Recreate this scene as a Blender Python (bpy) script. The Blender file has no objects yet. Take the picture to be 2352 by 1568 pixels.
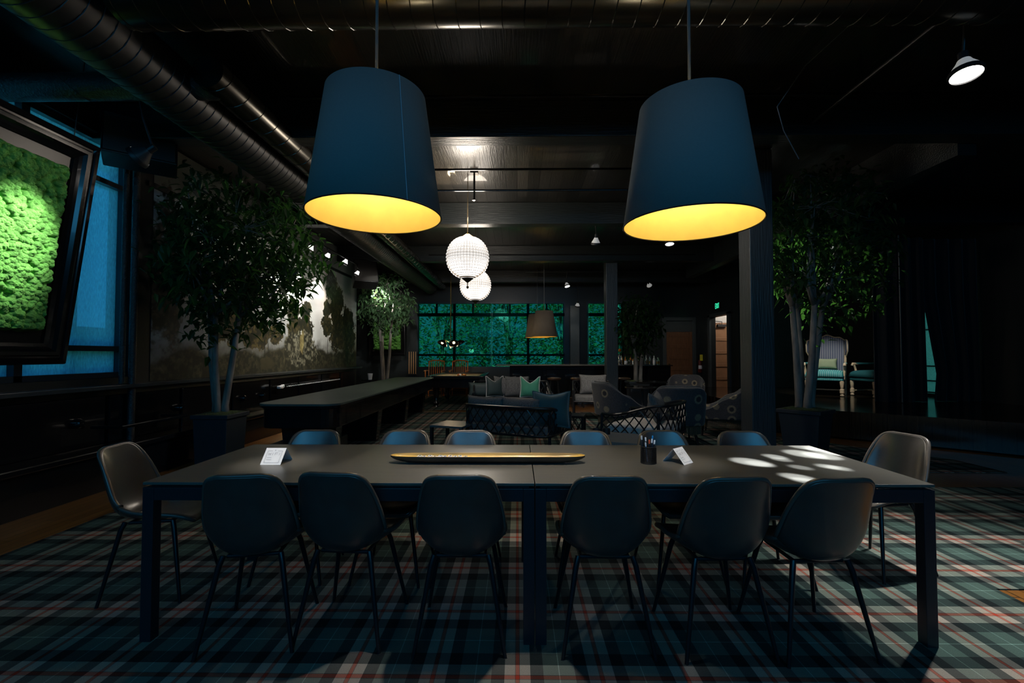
import bpy, bmesh, math, random
import numpy as np
from mathutils import Vector, Matrix, Euler, kdtree, noise as mnoise
sc = bpy.context.scene
COL = sc.collection
PI = math.pi
R = math.radians
random.seed(7)
# ------------------------------------------------------------------ camera
F, H = 1045.0, 1.352            # focal length in pixels of a 2352 px wide frame, eye height
YAW, PITCH = math.atan(12/F), math.atan(30/F)
cam = bpy.data.objects.new('camera', bpy.data.cameras.new('camera'))
COL.objects.link(cam)
cam.location = (0, 0, H)
cam.rotation_euler = Euler((PI/2 + PITCH, 0, YAW))
cam.data.sensor_width = 36
cam.data.lens = F/2352*36
cam.data.clip_start = .05
cam.data.clip_end = 200
sc.camera = cam
CM = cam.rotation_euler.to_matrix()
def P(px, py, Y):
    """point of the vertical plane at distance Y that the photo shows at (px, py)"""
    d = CM @ Vector(((px-1176)/F, -(py-784)/F, -1))
    t = Y/d.y
    return Vector((d.x*t, Y, H + d.z*t))
def G(px, py, z=0.0):
    """point of the horizontal plane at height z seen at (px, py)"""
    d = CM @ Vector(((px-1176)/F, -(py-784)/F, -1))
    t = (z-H)/d.z
    return Vector((d.x*t, d.y*t, z))
# ------------------------------------------------------------------ view, world
sc.view_settings.view_transform = 'Standard'
sc.view_settings.look = 'None'
sc.view_settings.gamma = 1
sc.view_settings.use_curve_mapping = False
sc.view_settings.exposure = 0.0
try:
    sc.cycles.use_denoising = True
    sc.cycles.max_bounces = 8
    sc.cycles.transparent_max_bounces = 16
    sc.cycles.sample_clamp_indirect = 3
    sc.cycles.blur_glossy = .5
    sc.cycles.caustics_reflective = False
    sc.cycles.caustics_refractive = False
except Exception:
    pass
W = bpy.data.worlds.new('daylight')
sc.world = W
W.use_nodes = True
wn = W.node_tree
bgn = wn.nodes['Background']
_tc = wn.nodes.new('ShaderNodeTexCoord'); _nz = wn.nodes.new('ShaderNodeTexNoise'); _cr = wn.nodes.new('ShaderNodeValToRGB')
_nz.inputs['Scale'].default_value = 3
wn.links.new(_tc.outputs['Generated'], _nz.inputs['Vector'])
wn.links.new(_nz.outputs['Fac'], _cr.inputs[0])
_cr.color_ramp.elements[0].position = .4
_cr.color_ramp.elements[0].color = (.12, .42, .60, 1)
_cr.color_ramp.elements[1].position = .65
_cr.color_ramp.elements[1].color = (.34, .68, .84, 1)
wn.links.new(_cr.outputs[0], bgn.inputs[0])
bgn.inputs['Strength'].default_value = 1.15

def area(name, loc, target, sx, sy, energy, color, spread=180):
    l = bpy.data.lights.new(name, 'AREA')
    l.shape = 'RECTANGLE'; l.size = sx; l.size_y = sy
    l.energy = energy; l.color = color; l.spread = R(spread)
    o = bpy.data.objects.new(name, l); COL.objects.link(o)
    o.location = loc
    o.rotation_euler = (Vector(target)-Vector(loc)).to_track_quat('-Z', 'Y').to_euler()
    return o
# blue daylight through the high windows of the wall behind the camera
BLUE = (.06, .47, .92)
area('daylight_high_windows', (0, -3.35, 3.2), (0, 3.2, .6), 8.0, 1.1, 100, BLUE)
# sun that lights the trees outside; roof, walls and an added eave keep it out of the room
_s = bpy.data.lights.new('sun', 'SUN'); _s.energy = 26; _s.angle = R(2); _s.color = (.75, 1, .85)
_so = bpy.data.objects.new('sun', _s); COL.objects.link(_so); _so.rotation_euler = (R(-38), R(12), 0)
_so.rotation_euler = Vector((.25, .75, -1)).to_track_quat('-Z', 'Y').to_euler()

# ------------------------------------------------------------------ materials
MATS = {}
def mat(name, color=(.5, .5, .5), rough=.5, metal=0, spec=.5, bump=0, bscale=30, vary=0, vscale=8, stretch=None,
        emit=None, estr=0, coat=0, sheen=0):
    if name in MATS: return MATS[name]
    m = bpy.data.materials.new(name); MATS[name] = m
    m.use_nodes = True
    nt = m.node_tree; b = nt.nodes['Principled BSDF']
    b.inputs['Base Color'].default_value = (*color, 1)
    b.inputs['Roughness'].default_value = rough
    b.inputs['Metallic'].default_value = metal
    b.inputs['Specular IOR Level'].default_value = spec
    if coat: b.inputs['Coat Weight'].default_value = coat
    if sheen: b.inputs['Sheen Weight'].default_value = sheen
    if emit:
        b.inputs['Emission Color'].default_value = (*emit, 1)
        b.inputs['Emission Strength'].default_value = estr
    tc = nt.nodes.new('ShaderNodeTexCoord')
    mp = nt.nodes.new('ShaderNodeMapping'); nt.links.new(tc.outputs['Object'], mp.inputs[0])
    if stretch: mp.inputs['Scale'].default_value = stretch
    if vary or True:
        n = nt.nodes.new('ShaderNodeTexNoise'); n.inputs['Scale'].default_value = vscale; n.inputs['Detail'].default_value = 4
        nt.links.new(mp.outputs[0], n.inputs['Vector'])
        mr = nt.nodes.new('ShaderNodeMapRange')
        v = vary or .06
        mr.inputs['To Min'].default_value = 1-v; mr.inputs['To Max'].default_value = 1+v
        mr.inputs['From Min'].default_value = .3; mr.inputs['From Max'].default_value = .7
        nt.links.new(n.outputs['Fac'], mr.inputs['Value'])
        vm = nt.nodes.new('ShaderNodeVectorMath'); vm.operation = 'SCALE'
        vm.inputs[0].default_value = color
        nt.links.new(mr.outputs[0], vm.inputs['Scale'])
        nt.links.new(vm.outputs[0], b.inputs['Base Color'])
    if bump:
        n2 = nt.nodes.new('ShaderNodeTexNoise'); n2.inputs['Scale'].default_value = bscale; n2.inputs['Detail'].default_value = 5
        nt.links.new(mp.outputs[0], n2.inputs['Vector'])
        bp = nt.nodes.new('ShaderNodeBump'); bp.inputs['Strength'].default_value = bump; bp.inputs['Distance'].default_value = .01
        nt.links.new(n2.outputs['Fac'], bp.inputs['Height']); nt.links.new(bp.outputs[0], b.inputs['Normal'])
    return m
def emis(name, color, s):
    if name in MATS: return MATS[name]
    m = bpy.data.materials.new(name); MATS[name] = m; m.use_nodes = True
    nt = m.node_tree; nt.nodes.remove(nt.nodes['Principled BSDF'])
    e = nt.nodes.new('ShaderNodeEmission'); e.inputs[0].default_value = (*color, 1); e.inputs[1].default_value = s
    nt.links.new(e.outputs[0], nt.nodes['Material Output'].inputs[0])
    return m
def math_n(nt, op, a, b=None, c=None):
    n = nt.nodes.new('ShaderNodeMath'); n.operation = op
    for i, v in enumerate((a, b, c)):
        if v is None: continue
        if isinstance(v, (int, float)): n.inputs[i].default_value = v
        else: nt.links.new(v, n.inputs[i])
    return n.outputs[0]
def ramp(nt, fac, stops, interp='LINEAR'):
    r = nt.nodes.new('ShaderNodeValToRGB'); r.color_ramp.interpolation = interp
    e = r.color_ramp.elements
    while len(e) < len(stops): e.new(.5)
    for el, (p, c) in zip(e, stops): el.position = p; el.color = (*c, 1)
    nt.links.new(fac, r.inputs[0]); return r.outputs[0]
def plaid(name):
    m = mat(name, (.1, .1, .1), .95, spec=.1); nt = m.node_tree; b = nt.nodes['Principled BSDF']
    tc = nt.nodes.new('ShaderNodeTexCoord'); sp = nt.nodes.new('ShaderNodeSeparateXYZ')
    nt.links.new(tc.outputs['Object'], sp.inputs[0])
    L, D, G, T, RD, E = (.27, .245, .205), (.007, .011, .012), (.052, .088, .076), (.20, .33, .29), (.33, .035, .018), (.06, .05, .045)
    stops = [(0, RD), (.02, E), (.028, L), (.155, D), (.31, G), (.494, T), (.507, G), (.69, D), (.845, L), (.972, E), (.98, RD)]
    cs = []
    for ax, per, off in ((0, .353, .0), (1, .485, 1.935)):
        f = math_n(nt, 'FRACT', math_n(nt, 'DIVIDE', math_n(nt, 'ADD', sp.outputs[ax], 40*per-off), per))
        cs.append(ramp(nt, f, stops, 'CONSTANT'))
    mx = nt.nodes.new('ShaderNodeMix'); mx.data_type = 'RGBA'; mx.inputs[0].default_value = .5
    nt.links.new(cs[0], mx.inputs[6]); nt.links.new(cs[1], mx.inputs[7])
    n = nt.nodes.new('ShaderNodeTexNoise'); n.inputs['Scale'].default_value = 260; nt.links.new(tc.outputs['Object'], n.inputs['Vector'])
    f = nt.nodes.new('ShaderNodeMapRange'); f.inputs['To Min'].default_value = .65; f.inputs['To Max'].default_value = 1.35
    nt.links.new(n.outputs['Fac'], f.inputs[0])
    vm = nt.nodes.new('ShaderNodeVectorMath'); vm.operation = 'SCALE'
    g2 = nt.nodes.new('ShaderNodeVectorMath'); g2.operation = 'MULTIPLY'; nt.links.new(cs[0], g2.inputs[0]); nt.links.new(cs[1], g2.inputs[1])
    g3 = nt.nodes.new('ShaderNodeGamma'); g3.inputs[1].default_value = .5; nt.links.new(g2.outputs[0], g3.inputs[0]); nt.links.new(g3.outputs[0], mx.inputs[6])
    s2 = nt.nodes.new('ShaderNodeMix'); s2.data_type = 'RGBA'; s2.inputs[0].default_value = .5; nt.links.new(cs[0], s2.inputs[6]); nt.links.new(cs[1], s2.inputs[7]); nt.links.new(s2.outputs[2], mx.inputs[7])
    mx.inputs[0].default_value = .25
    nt.links.new(mx.outputs[2], vm.inputs[0]); nt.links.new(f.outputs[0], vm.inputs['Scale'])
    nt.links.new(vm.outputs[0], b.inputs['Base Color'])
    bp = nt.nodes.new('ShaderNodeBump'); bp.inputs['Strength'].default_value = .4; bp.inputs['Distance'].default_value = .004
    nt.links.new(n.outputs['Fac'], bp.inputs['Height']); nt.links.new(bp.outputs[0], b.inputs['Normal'])
    return m
def planks(name, c1, c2, width, length, axis=1, rough=.35, bump=.3, gapc=(.002, .002, .002), coat=0, spec=.5, grain=8):
    m = mat(name, c1, rough, spec=spec, coat=coat); nt = m.node_tree; b = nt.nodes['Principled BSDF']
    tc = nt.nodes.new('ShaderNodeTexCoord'); mp = nt.nodes.new('ShaderNodeMapping')
    nt.links.new(tc.outputs['Object'], mp.inputs[0])
    if axis == 1: mp.inputs['Rotation'].default_value = (0, 0, PI/2)
    br = nt.nodes.new('ShaderNodeTexBrick')
    br.inputs['Scale'].default_value = 1
    br.inputs['Brick Width'].default_value = length; br.inputs['Row Height'].default_value = width
    br.inputs['Mortar Size'].default_value = .003; br.offset = .37
    br.inputs['Color1'].default_value = (*c1, 1); br.inputs['Color2'].default_value = (*c2, 1); br.inputs['Mortar'].default_value = (*gapc, 1)
    nt.links.new(mp.outputs[0], br.inputs['Vector'])
    m2 = nt.nodes.new('ShaderNodeMapping'); m2.inputs['Scale'].default_value = (1.5, 30, 1) if axis == 0 else (30, 1.5, 1)
    nt.links.new(tc.outputs['Object'], m2.inputs[0])
    n = nt.nodes.new('ShaderNodeTexNoise'); n.inputs['Scale'].default_value = 2; n.inputs['Detail'].default_value = grain
    nt.links.new(m2.outputs[0], n.inputs['Vector'])
    f = nt.nodes.new('ShaderNodeMapRange'); f.inputs['To Min'].default_value = .5; f.inputs['To Max'].default_value = 1.5
    nt.links.new(n.outputs['Fac'], f.inputs[0])
    vm = nt.nodes.new('ShaderNodeVectorMath'); vm.operation = 'SCALE'
    nt.links.new(br.outputs[0], vm.inputs[0]); nt.links.new(f.outputs[0], vm.inputs['Scale'])
    nt.links.new(vm.outputs[0], b.inputs['Base Color'])
    ad = math_n(nt, 'SUBTRACT', math_n(nt, 'MULTIPLY', n.outputs['Fac'], .35), br.outputs['Fac'])
    bp = nt.nodes.new('ShaderNodeBump'); bp.inputs['Strength'].default_value = bump; bp.inputs['Distance'].default_value = .006
    nt.links.new(ad, bp.inputs['Height']); nt.links.new(bp.outputs[0], b.inputs['Normal'])
    return m
def stripes(name, base, line, per, axis=0, wid=.12, rough=.8):
    m = mat(name, base, rough); nt = m.node_tree; b = nt.nodes['Principled BSDF']
    tc = nt.nodes.new('ShaderNodeTexCoord'); sp = nt.nodes.new('ShaderNodeSeparateXYZ'); nt.links.new(tc.outputs['Object'], sp.inputs[0])
    f = math_n(nt, 'FRACT', math_n(nt, 'DIVIDE', math_n(nt, 'ADD', sp.outputs[axis], 10), per))
    nt.links.new(ramp(nt, f, [(0, line), (wid, base), (.5, base), (.5+wid*.5, base)], 'CONSTANT'), b.inputs['Base Color'])
    return m
def ringfab(name):
    m = mat(name, (.1, .09, .09), .85, sheen=.2); nt = m.node_tree; b = nt.nodes['Principled BSDF']
    tc = nt.nodes.new('ShaderNodeTexCoord'); v = nt.nodes.new('ShaderNodeTexVoronoi'); v.inputs['Scale'].default_value = 4.6
    v.inputs['Randomness'].default_value = .45
    nt.links.new(tc.outputs['Object'], v.inputs['Vector'])
    G, Rg, Dk = (.055, .055, .062), (.24, .20, .13), (.02, .02, .026)
    c = ramp(nt, v.outputs['Distance'], [(0, Dk), (.17, Dk), (.21, Rg), (.30, Rg), (.34, G), (.6, G)])
    n = nt.nodes.new('ShaderNodeTexNoise'); n.inputs['Scale'].default_value = 60; nt.links.new(tc.outputs['Object'], n.inputs['Vector'])
    f = nt.nodes.new('ShaderNodeMapRange'); f.inputs['To Min'].default_value = .4; f.inputs['To Max'].default_value = 1.6
    nt.links.new(n.outputs['Fac'], f.inputs[0])
    vm = nt.nodes.new('ShaderNodeVectorMath'); vm.operation = 'SCALE'
    nt.links.new(c, vm.inputs[0]); nt.links.new(f.outputs[0], vm.inputs['Scale']); nt.links.new(vm.outputs[0], b.inputs['Base Color'])
    return m
def glass(name, tint, gloss=.06, rough=0.0):
    m = bpy.data.materials.new(name); MATS[name] = m; m.use_nodes = True
    nt = m.node_tree; nt.nodes.remove(nt.nodes['Principled BSDF'])
    t = nt.nodes.new('ShaderNodeBsdfTransparent'); t.inputs[0].default_value = (*tint, 1)
    g = nt.nodes.new('ShaderNodeBsdfGlossy'); g.inputs['Roughness'].default_value = rough
    x = nt.nodes.new('ShaderNodeMixShader'); x.inputs[0].default_value = gloss
    nt.links.new(t.outputs[0], x.inputs[1]); nt.links.new(g.outputs[0], x.inputs[2])
    nt.links.new(x.outputs[0], nt.nodes['Material Output'].inputs[0]); return m
def sheer(name, trans, cloth, fac):
    """woven window shade: part see-through, part translucent cloth with a fine weave"""
    m = bpy.data.materials.new(name); MATS[name] = m; m.use_nodes = True
    nt = m.node_tree; nt.nodes.remove(nt.nodes['Principled BSDF'])
    t = nt.nodes.new('ShaderNodeBsdfTransparent'); t.inputs[0].default_value = (*trans, 1)
    g = nt.nodes.new('ShaderNodeBsdfTranslucent')
    tc = nt.nodes.new('ShaderNodeTexCoord'); mp = nt.nodes.new('ShaderNodeMapping'); mp.inputs['Scale'].default_value = (140, 140, 25)
    n = nt.nodes.new('ShaderNodeTexNoise'); n.inputs['Scale'].default_value = 1; n.inputs['Detail'].default_value = 3
    nt.links.new(tc.outputs['Object'], mp.inputs[0]); nt.links.new(mp.outputs[0], n.inputs[0])
    nt.links.new(ramp(nt, n.outputs['Fac'], [(.3, tuple(c*.55 for c in cloth)), (.7, cloth)]), g.inputs[0])
    x = nt.nodes.new('ShaderNodeMixShader'); x.inputs[0].default_value = fac
    nt.links.new(t.outputs[0], x.inputs[1]); nt.links.new(g.outputs[0], x.inputs[2])
    nt.links.new(x.outputs[0], nt.nodes['Material Output'].inputs[0]); return m
def two_side_leaf(name, c, trans=.35, rough=.35):
    m = mat(name, c, rough, vary=.5, vscale=3, spec=.5); nt = m.node_tree; b = nt.nodes['Principled BSDF']
    t = nt.nodes.new('ShaderNodeBsdfTranslucent'); t.inputs[0].default_value = (c[0]*3.2, c[1]*3.6, c[2]*1.6, 1)
    x = nt.nodes.new('ShaderNodeMixShader'); x.inputs[0].default_value = trans
    nt.links.new(b.outputs[0], x.inputs[1]); nt.links.new(t.outputs[0], x.inputs[2])
    nt.links.new(x.outputs[0], nt.nodes['Material Output'].inputs[0]); return m

M_wall = mat('black_paint', (.012, .016, .016), .42, bump=.15, bscale=40)
M_wall2 = mat('dark_panel_paint', (.016, .021, .022), .35)
M_trim = mat('grey_green_trim', (.05, .062, .065), .35)
M_ceil = planks('ceiling_boards', (.030, .027, .022), (.012, .011, .009), .17, 3.2, axis=1, rough=.30, bump=1.6, spec=.7, coat=.4)
M_beam = mat('beam_paint', (.014, .018, .018), .38, bump=.5, bscale=14, stretch=(.3, 4, 4))
M_floor = planks('wood_floor', (.20, .085, .018), (.13, .052, .010), .08, 1.1, axis=1, rough=.32, bump=.25)
M_stage = planks('stage_floor', (.022, .015, .009), (.014, .010, .006), .09, 1.4, axis=0, rough=.13, bump=.12)
M_plaid = plaid('plaid_carpet')
M_tabletop = mat('table_laminate', (.098, .096, .086), .29, vary=.10, vscale=4, stretch=(1, 8, 1), spec=.55)
M_tframe = mat('table_frame_metal', (.018, .023, .03), .35, metal=.2)
M_leather = mat('dusty_leather', (.030, .027, .025), .45, vary=.28, vscale=11, bump=.10, bscale=70, spec=.5, coat=1.0)
M_leather.node_tree.nodes['Principled BSDF'].inputs['Coat Roughness'].default_value = .30
M_leather.node_tree.nodes['Principled BSDF'].inputs['Coat IOR'].default_value = 1.75
M_piping = mat('leather_edge', (.075, .066, .058), .28)
M_leg = mat('blackened_leg', (.015, .018, .022), .3, metal=.4)
M_black = mat('matt_black', (.012, .012, .013), .45)
M_gloss = mat('gloss_black', (.008, .008, .009), .16, coat=.3)
M_duct = mat('dark_spiral_duct', (.055, .052, .042), .24, metal=.85)
M_wrap = mat('wrapped_pipe', (.03, .03, .03), .3, bump=1.0, bscale=60)
M_shade = mat('blue_grey_shade_cloth', (.135, .170, .175), .85, vary=.06, vscale=90, stretch=(1, 1, 4))
M_lining = mat('gold_shade_lining', (.97, .74, .19), .6)
M_brass = mat('brass', (.55, .36, .12), .25, metal=1)
M_bark = mat('bark', (.19, .17, .15), .8, vary=.45, vscale=12, bump=.8, bscale=25, stretch=(1, 1, .3))
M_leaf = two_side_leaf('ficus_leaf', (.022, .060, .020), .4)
M_leaf2 = two_side_leaf('ficus_leaf_lit', (.07, .13, .065), .15, .25)  # paler leaf copy, the small tree's spotlit look put into its colour
M_mossf = mat('reindeer_moss', (.12, .36, .065), .9, vary=.4, vscale=12)
M_soil = mat('planter_moss', (.05, .07, .02), .95, vary=.6, vscale=40, bump=1, bscale=60)
M_planter = mat('slate_planter', (.018, .026, .034), .5)
M_white = mat('white_card', (.85, .86, .88), .6)
M_ink = mat('grey_ink', (.28, .29, .33), .6)
M_tray = mat('golden_wood', (.68, .42, .09), .30, vary=.45, vscale=3, stretch=(1.2, 14, 14), coat=.3)
M_traydk = mat('dark_bark_wood', (.05, .035, .022), .5, vary=.3)
M_door = mat('brown_door', (.16, .075, .035), .4, vary=.18, vscale=4, stretch=(8, 8, 1))
M_orange = mat('honey_wood', (.42, .14, .035), .3, vary=.2, vscale=8)
M_cue = mat('cue_wood', (.62, .36, .15), .35)
M_ring = ringfab('ring_pattern_fabric')
M_fringe = mat('fringe', (.13, .10, .06), .9)
M_wick = mat('black_lattice_wood', (.012, .012, .014), .3)
M_tweed = mat('grey_tweed', (.14, .137, .134), .9, vary=.6, vscale=60, stretch=(3, 3, .5), bump=.6, bscale=120)
M_pale = mat('pale_cushion', (.62, .58, .55), .9, vary=.1)
M_teal = mat('teal_velvet', (.011, .08, .09), .6, sheen=.6, vary=.2, vscale=5)
M_green = mat('green_velvet', (.025, .25, .15), .6, sheen=.6, vary=.2, vscale=5)
M_felt = mat('table_felt', (.16, .14, .09), .9)
M_cover = mat('board_cover', (.075, .095, .085), .42, vary=.12, vscale=3)
M_metal = mat('brushed_steel', (.5, .5, .5), .25, metal=1)
M_lens = emis('lamp_lens', (1, .96, .9), 9)
M_lensw = emis('warm_bulb', (1, .72, .38), 5)
M_refl = mat('white_reflector', (.8, .8, .78), .4, emit=(1, .97, .92), estr=.2)
# ------------------------------------------------------------------ mesh builder
class MB:
    def __init__(s): s.v = []; s.f = []
    def add(s, vs, fs, M=None):
        n = len(s.v)
        s.v += [tuple(M @ Vector(p)) if M else tuple(p) for p in vs]
        s.f += [tuple(i+n for i in f) for f in fs]; return s
    def box(s, c, d, M=None, rz=0, taper=1):
        x, y, z = d[0]/2, d[1]/2, d[2]/2; t = taper
        vs = [(-x*t, -y*t, -z), (x*t, -y*t, -z), (x*t, y*t, -z), (-x*t, y*t, -z), (-x, -y, z), (x, -y, z), (x, y, z), (-x, y, z)]
        T = Matrix.Translation(c) @ Matrix.Rotation(rz, 4, 'Z')
        if M: T = M @ T
        return s.add(vs, [(0, 3, 2, 1), (4, 5, 6, 7), (0, 1, 5, 4), (1, 2, 6, 5), (2, 3, 7, 6), (3, 0, 4, 7)], T)
    def bb(s, x0, x1, y0, y1, z0, z1): return s.box(((x0+x1)/2, (y0+y1)/2, (z0+z1)/2), (x1-x0, y1-y0, z1-z0))
    def tube(s, pts, r, n=8, cap=True, closed=False):
        pts = [Vector(p) for p in pts]; k = len(pts)
        rs = r if isinstance(r, (list, tuple)) else [r]*k
        up = None; rings = []
        for i, p in enumerate(pts):
            if closed: d = pts[(i+1) % k]-pts[i-1]
            else: d = (pts[min(i+1, k-1)]-pts[max(i-1, 0)])
            d = d.normalized() if d.length > 1e-9 else Vector((0, 0, 1))
            if up is None: up = Vector((0, 0, 1)) if abs(d.z) < .9 else Vector((1, 0, 0))
            a = d.cross(up)
            if a.length < 1e-4: a = d.cross(Vector((0, 1, 0)))
            a.normalize(); b = a.cross(d).normalized(); up = b
            rings.append([p + a*(rs[i]*math.cos(2*PI*j/n)) + b*(rs[i]*math.sin(2*PI*j/n)) for j in range(n)])
        vs = [q for g in rings for q in g]; fs = []
        for i in range(k if closed else k-1):
            for j in range(n):
                a, b2 = i*n+j, i*n+(j+1) % n; c, d2 = ((i+1) % k)*n+(j+1) % n, ((i+1) % k)*n+j
                fs.append((a, b2, c, d2))
        if cap and not closed: fs += [tuple(range(n))[::-1], tuple(range((k-1)*n, k*n))]
        return s.add(vs, fs)
    def lathe(s, prof, n=24, M=None, capb=False, capt=False):
        vs = [(r*math.cos(2*PI*j/n), r*math.sin(2*PI*j/n), z) for r, z in prof for j in range(n)]; fs = []
        for i in range(len(prof)-1):
            for j in range(n): fs.append((i*n+j, i*n+(j+1) % n, (i+1)*n+(j+1) % n, (i+1)*n+j))
        if capb: fs.append(tuple(range(n))[::-1])
        if capt: fs.append(tuple(range((len(prof)-1)*n, len(prof)*n)))
        return s.add(vs, fs, M)
    def prism(s, poly, z0, z1, M=None):
        n = len(poly); vs = [(x, y, z0) for x, y in poly]+[(x, y, z1) for x, y in poly]
        fs = [tuple(range(n))[::-1], tuple(range(n, 2*n))]+[(i, (i+1) % n, n+(i+1) % n, n+i) for i in range(n)]
        return s.add(vs, fs, M)
    def grid(s, fn, nu, nv, M=None, closeu=False):
        vs = [fn(i/nu, j/nv) for i in range(nu+1) for j in range(nv+1)]
        fs = [(i*(nv+1)+j, (i+1)*(nv+1)+j, (i+1)*(nv+1)+j+1, i*(nv+1)+j+1) for i in range(nu) for j in range(nv)]
        return s.add(vs, fs, M)
    def build(s, name, m, parent=None, smooth=False, bevel=0, sub=0, solid=0, mat4=None, off=-1, label=None):
        me = bpy.data.meshes.new(name); me.from_pydata(s.v, [], s.f); me.validate()
        me.materials.append(m)
        bm = bmesh.new(); bm.from_mesh(me)
        bmesh.ops.remove_doubles(bm, verts=bm.verts, dist=1e-5)
        bmesh.ops.recalc_face_normals(bm, faces=bm.faces); bm.to_mesh(me); bm.free()
        if smooth:
            for p in me.polygons: p.use_smooth = True
            if smooth != 2:
                try: me.set_sharp_from_angle(angle=R(45))
                except Exception: pass
        o = bpy.data.objects.new(name, me); COL.objects.link(o)
        if solid:
            q = o.modifiers.new('solid', 'SOLIDIFY'); q.thickness = solid; q.offset = off
        if bevel:
            q = o.modifiers.new('bevel', 'BEVEL'); q.width = bevel; q.segments = 2; q.limit_method = 'ANGLE'
        if sub:
            q = o.modifiers.new('sub', 'SUBSURF'); q.levels = sub; q.render_levels = sub
        if mat4: o.matrix_world = mat4
        if parent: o.parent = parent
        if label: o['label'] = label
        return o
def tag(o, label, cat, group=None, kind=None):
    o['label'] = label; o['category'] = cat
    if group: o['group'] = group
    if kind: o['kind'] = kind
    return o
def thing(name, loc, rz, label, cat, group=None):
    o = bpy.data.objects.new(name, None); COL.objects.link(o); o.empty_display_size = .1
    o.location = loc; o.rotation_euler = (0, 0, rz)
    return tag(o, label, cat, group)
def struct(name, mb, m, **k):
    o = mb.build(name, m, **k); o['kind'] = 'structure'; return o
def copy_tree(o, parent=None):
    c = o.copy(); COL.objects.link(c); c.parent = parent
    for ch in list(o.children): copy_tree(ch, c)
    return c
def dup(o, loc, rz, label, group=None):
    c = copy_tree(o); c.location = loc; c.rotation_euler = (0, 0, rz); c['label'] = label
    if group: c['group'] = group
    return c
def aim(d):
    """matrix whose -Z looks along d"""
    return Vector(d).to_track_quat('-Z', 'Y').to_matrix().to_4x4()
def circ(cx, cy, z, r, n=16): return [(cx+r*math.cos(2*PI*i/n), cy+r*math.sin(2*PI*i/n), z) for i in range(n)]

# ------------------------------------------------------------------ the room
XL, YF, YB, ZC = -4.4, 15.5, -3.6, 4.0
struct('floor', MB().bb(-6, 12, YB, YF+.2, -.1, 0), M_floor)
struct('ceiling', MB().bb(-6, 12, YB, YF+.2, ZC, ZC+.15), M_ceil)
g = MB().bb(-40, 40, YF+.3, 60, -.3, -.15); g.bb(-40, -6.2, -20, 16, -.3, -.15)
struct('ground', g, mat('outdoor_ground', (.06, .12, .06), .9, vary=.4))
# wall behind the camera with its two high windows closed by added dark panes
wb = MB().bb(-6, 12, YB-.15, YB, 0, 2.6); wb.bb(-6, 12, YB-.15, YB, 3.8, ZC)
for x0, x1 in ((-6, -4.1), (-.2, .2), (4.1, 12)): wb.bb(x0, x1, YB-.15, YB, 2.6, 3.8)
struct('wall_back', wb, M_wall)
for i, (x0, x1) in enumerate(((-4.1, -.2), (.2, 4.1))): struct('window_%d' % (6+i), MB().bb(x0, x1, YB-.1, YB-.08, 2.6, 3.8), glass('sky_dimming_glass_%d' % i, (.06, .09, .11), .05))  # near-black panes added to keep sky light off the ceiling
# left wall: blue window, mural wall, recess at the far end
WY0, WY1, WZ0, WZ1 = .6, 5.13, 1.10, 3.68
wl = MB().bb(XL-.3, XL, YB, WY0, 0, ZC).bb(XL-.3, XL, WY1, 12.4, 0, ZC)
wl.bb(XL-.3, XL, WY0, WY1, 0, WZ0).bb(XL-.3, XL, WY0, WY1, WZ1, ZC).bb(-5.7, XL-.3, 12.3, 12.4, 0, ZC)
wl.bb(-5.7, -5.5, 12.4, YF+.2, 0, ZC)
struct('wall_left', wl, M_wall)
# far wall: two openings
FX = [P(958, 800, YF).x, P(1297, 800, YF).x, P(1348, 800, YF).x, P(1432, 800, YF).x]
FZ0, FZ1 = P(1100, 845, YF).z, P(1100, 693, YF).z
DX0, DX1 = 5.04, 5.96
wf = MB()
for x0, x1 in ((-5.7, FX[0]), (FX[1], FX[2]), (FX[3], DX0-.02), (DX1+.02, 12)): wf.bb(x0, x1, YF, YF+.2, 0, ZC)
for x0, x1 in ((FX[0], FX[1]), (FX[2], FX[3])): wf.bb(x0, x1, YF, YF+.2, 0, FZ0).bb(x0, x1, YF, YF+.2, FZ1, ZC)
wf.bb(DX0-.02, DX1+.02, YF, YF+.2, 2.6, ZC).bb(DX0-.02, DX1+.02, YF+.12, YF+.2, 0, 2.6)
struct('wall_far', wf, M_wall2)
# right: passage wall with doorway, wall behind the stage, outer wall
wr = MB().bb(6.2, 6.35, 14.62, YF, 0, ZC).bb(6.2, 6.35, 12.8, 13.38, 0, ZC).bb(6.2, 6.35, 13.38, 14.62, 2.54, ZC)
struct('wall_passage', wr, M_wall)
struct('wall_stage', MB().bb(6.35, 12, 12.8, 12.95, 0, ZC), mat('stage_wall_paint', (.02, .024, .024), .5))
w2 = MB().bb(9.0, 9.15, YB, 9.2, 0, ZC).bb(9.0, 9.15, 10.6, 12.8, 0, ZC).bb(9.0, 9.15, 9.2, 10.6, 0, .5).bb(9.0, 9.15, 9.2, 10.6, 2.9, ZC)
struct('wall_right', w2, M_wall)
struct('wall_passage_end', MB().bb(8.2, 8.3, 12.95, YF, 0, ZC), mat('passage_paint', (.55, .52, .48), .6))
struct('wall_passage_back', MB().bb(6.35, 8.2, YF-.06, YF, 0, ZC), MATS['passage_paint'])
# stage platform
st = MB().prism([(4.2, 8.2), (8.99, 4.05), (8.99, 12.79), (6.19, 12.79), (4.2, 12.79)][::1], .03, .45)
so = tag(st.build('stage_platform', M_stage), 'low dark wooden stage with a glossy plank floor, under the striped wing chair', 'stage')
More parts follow.
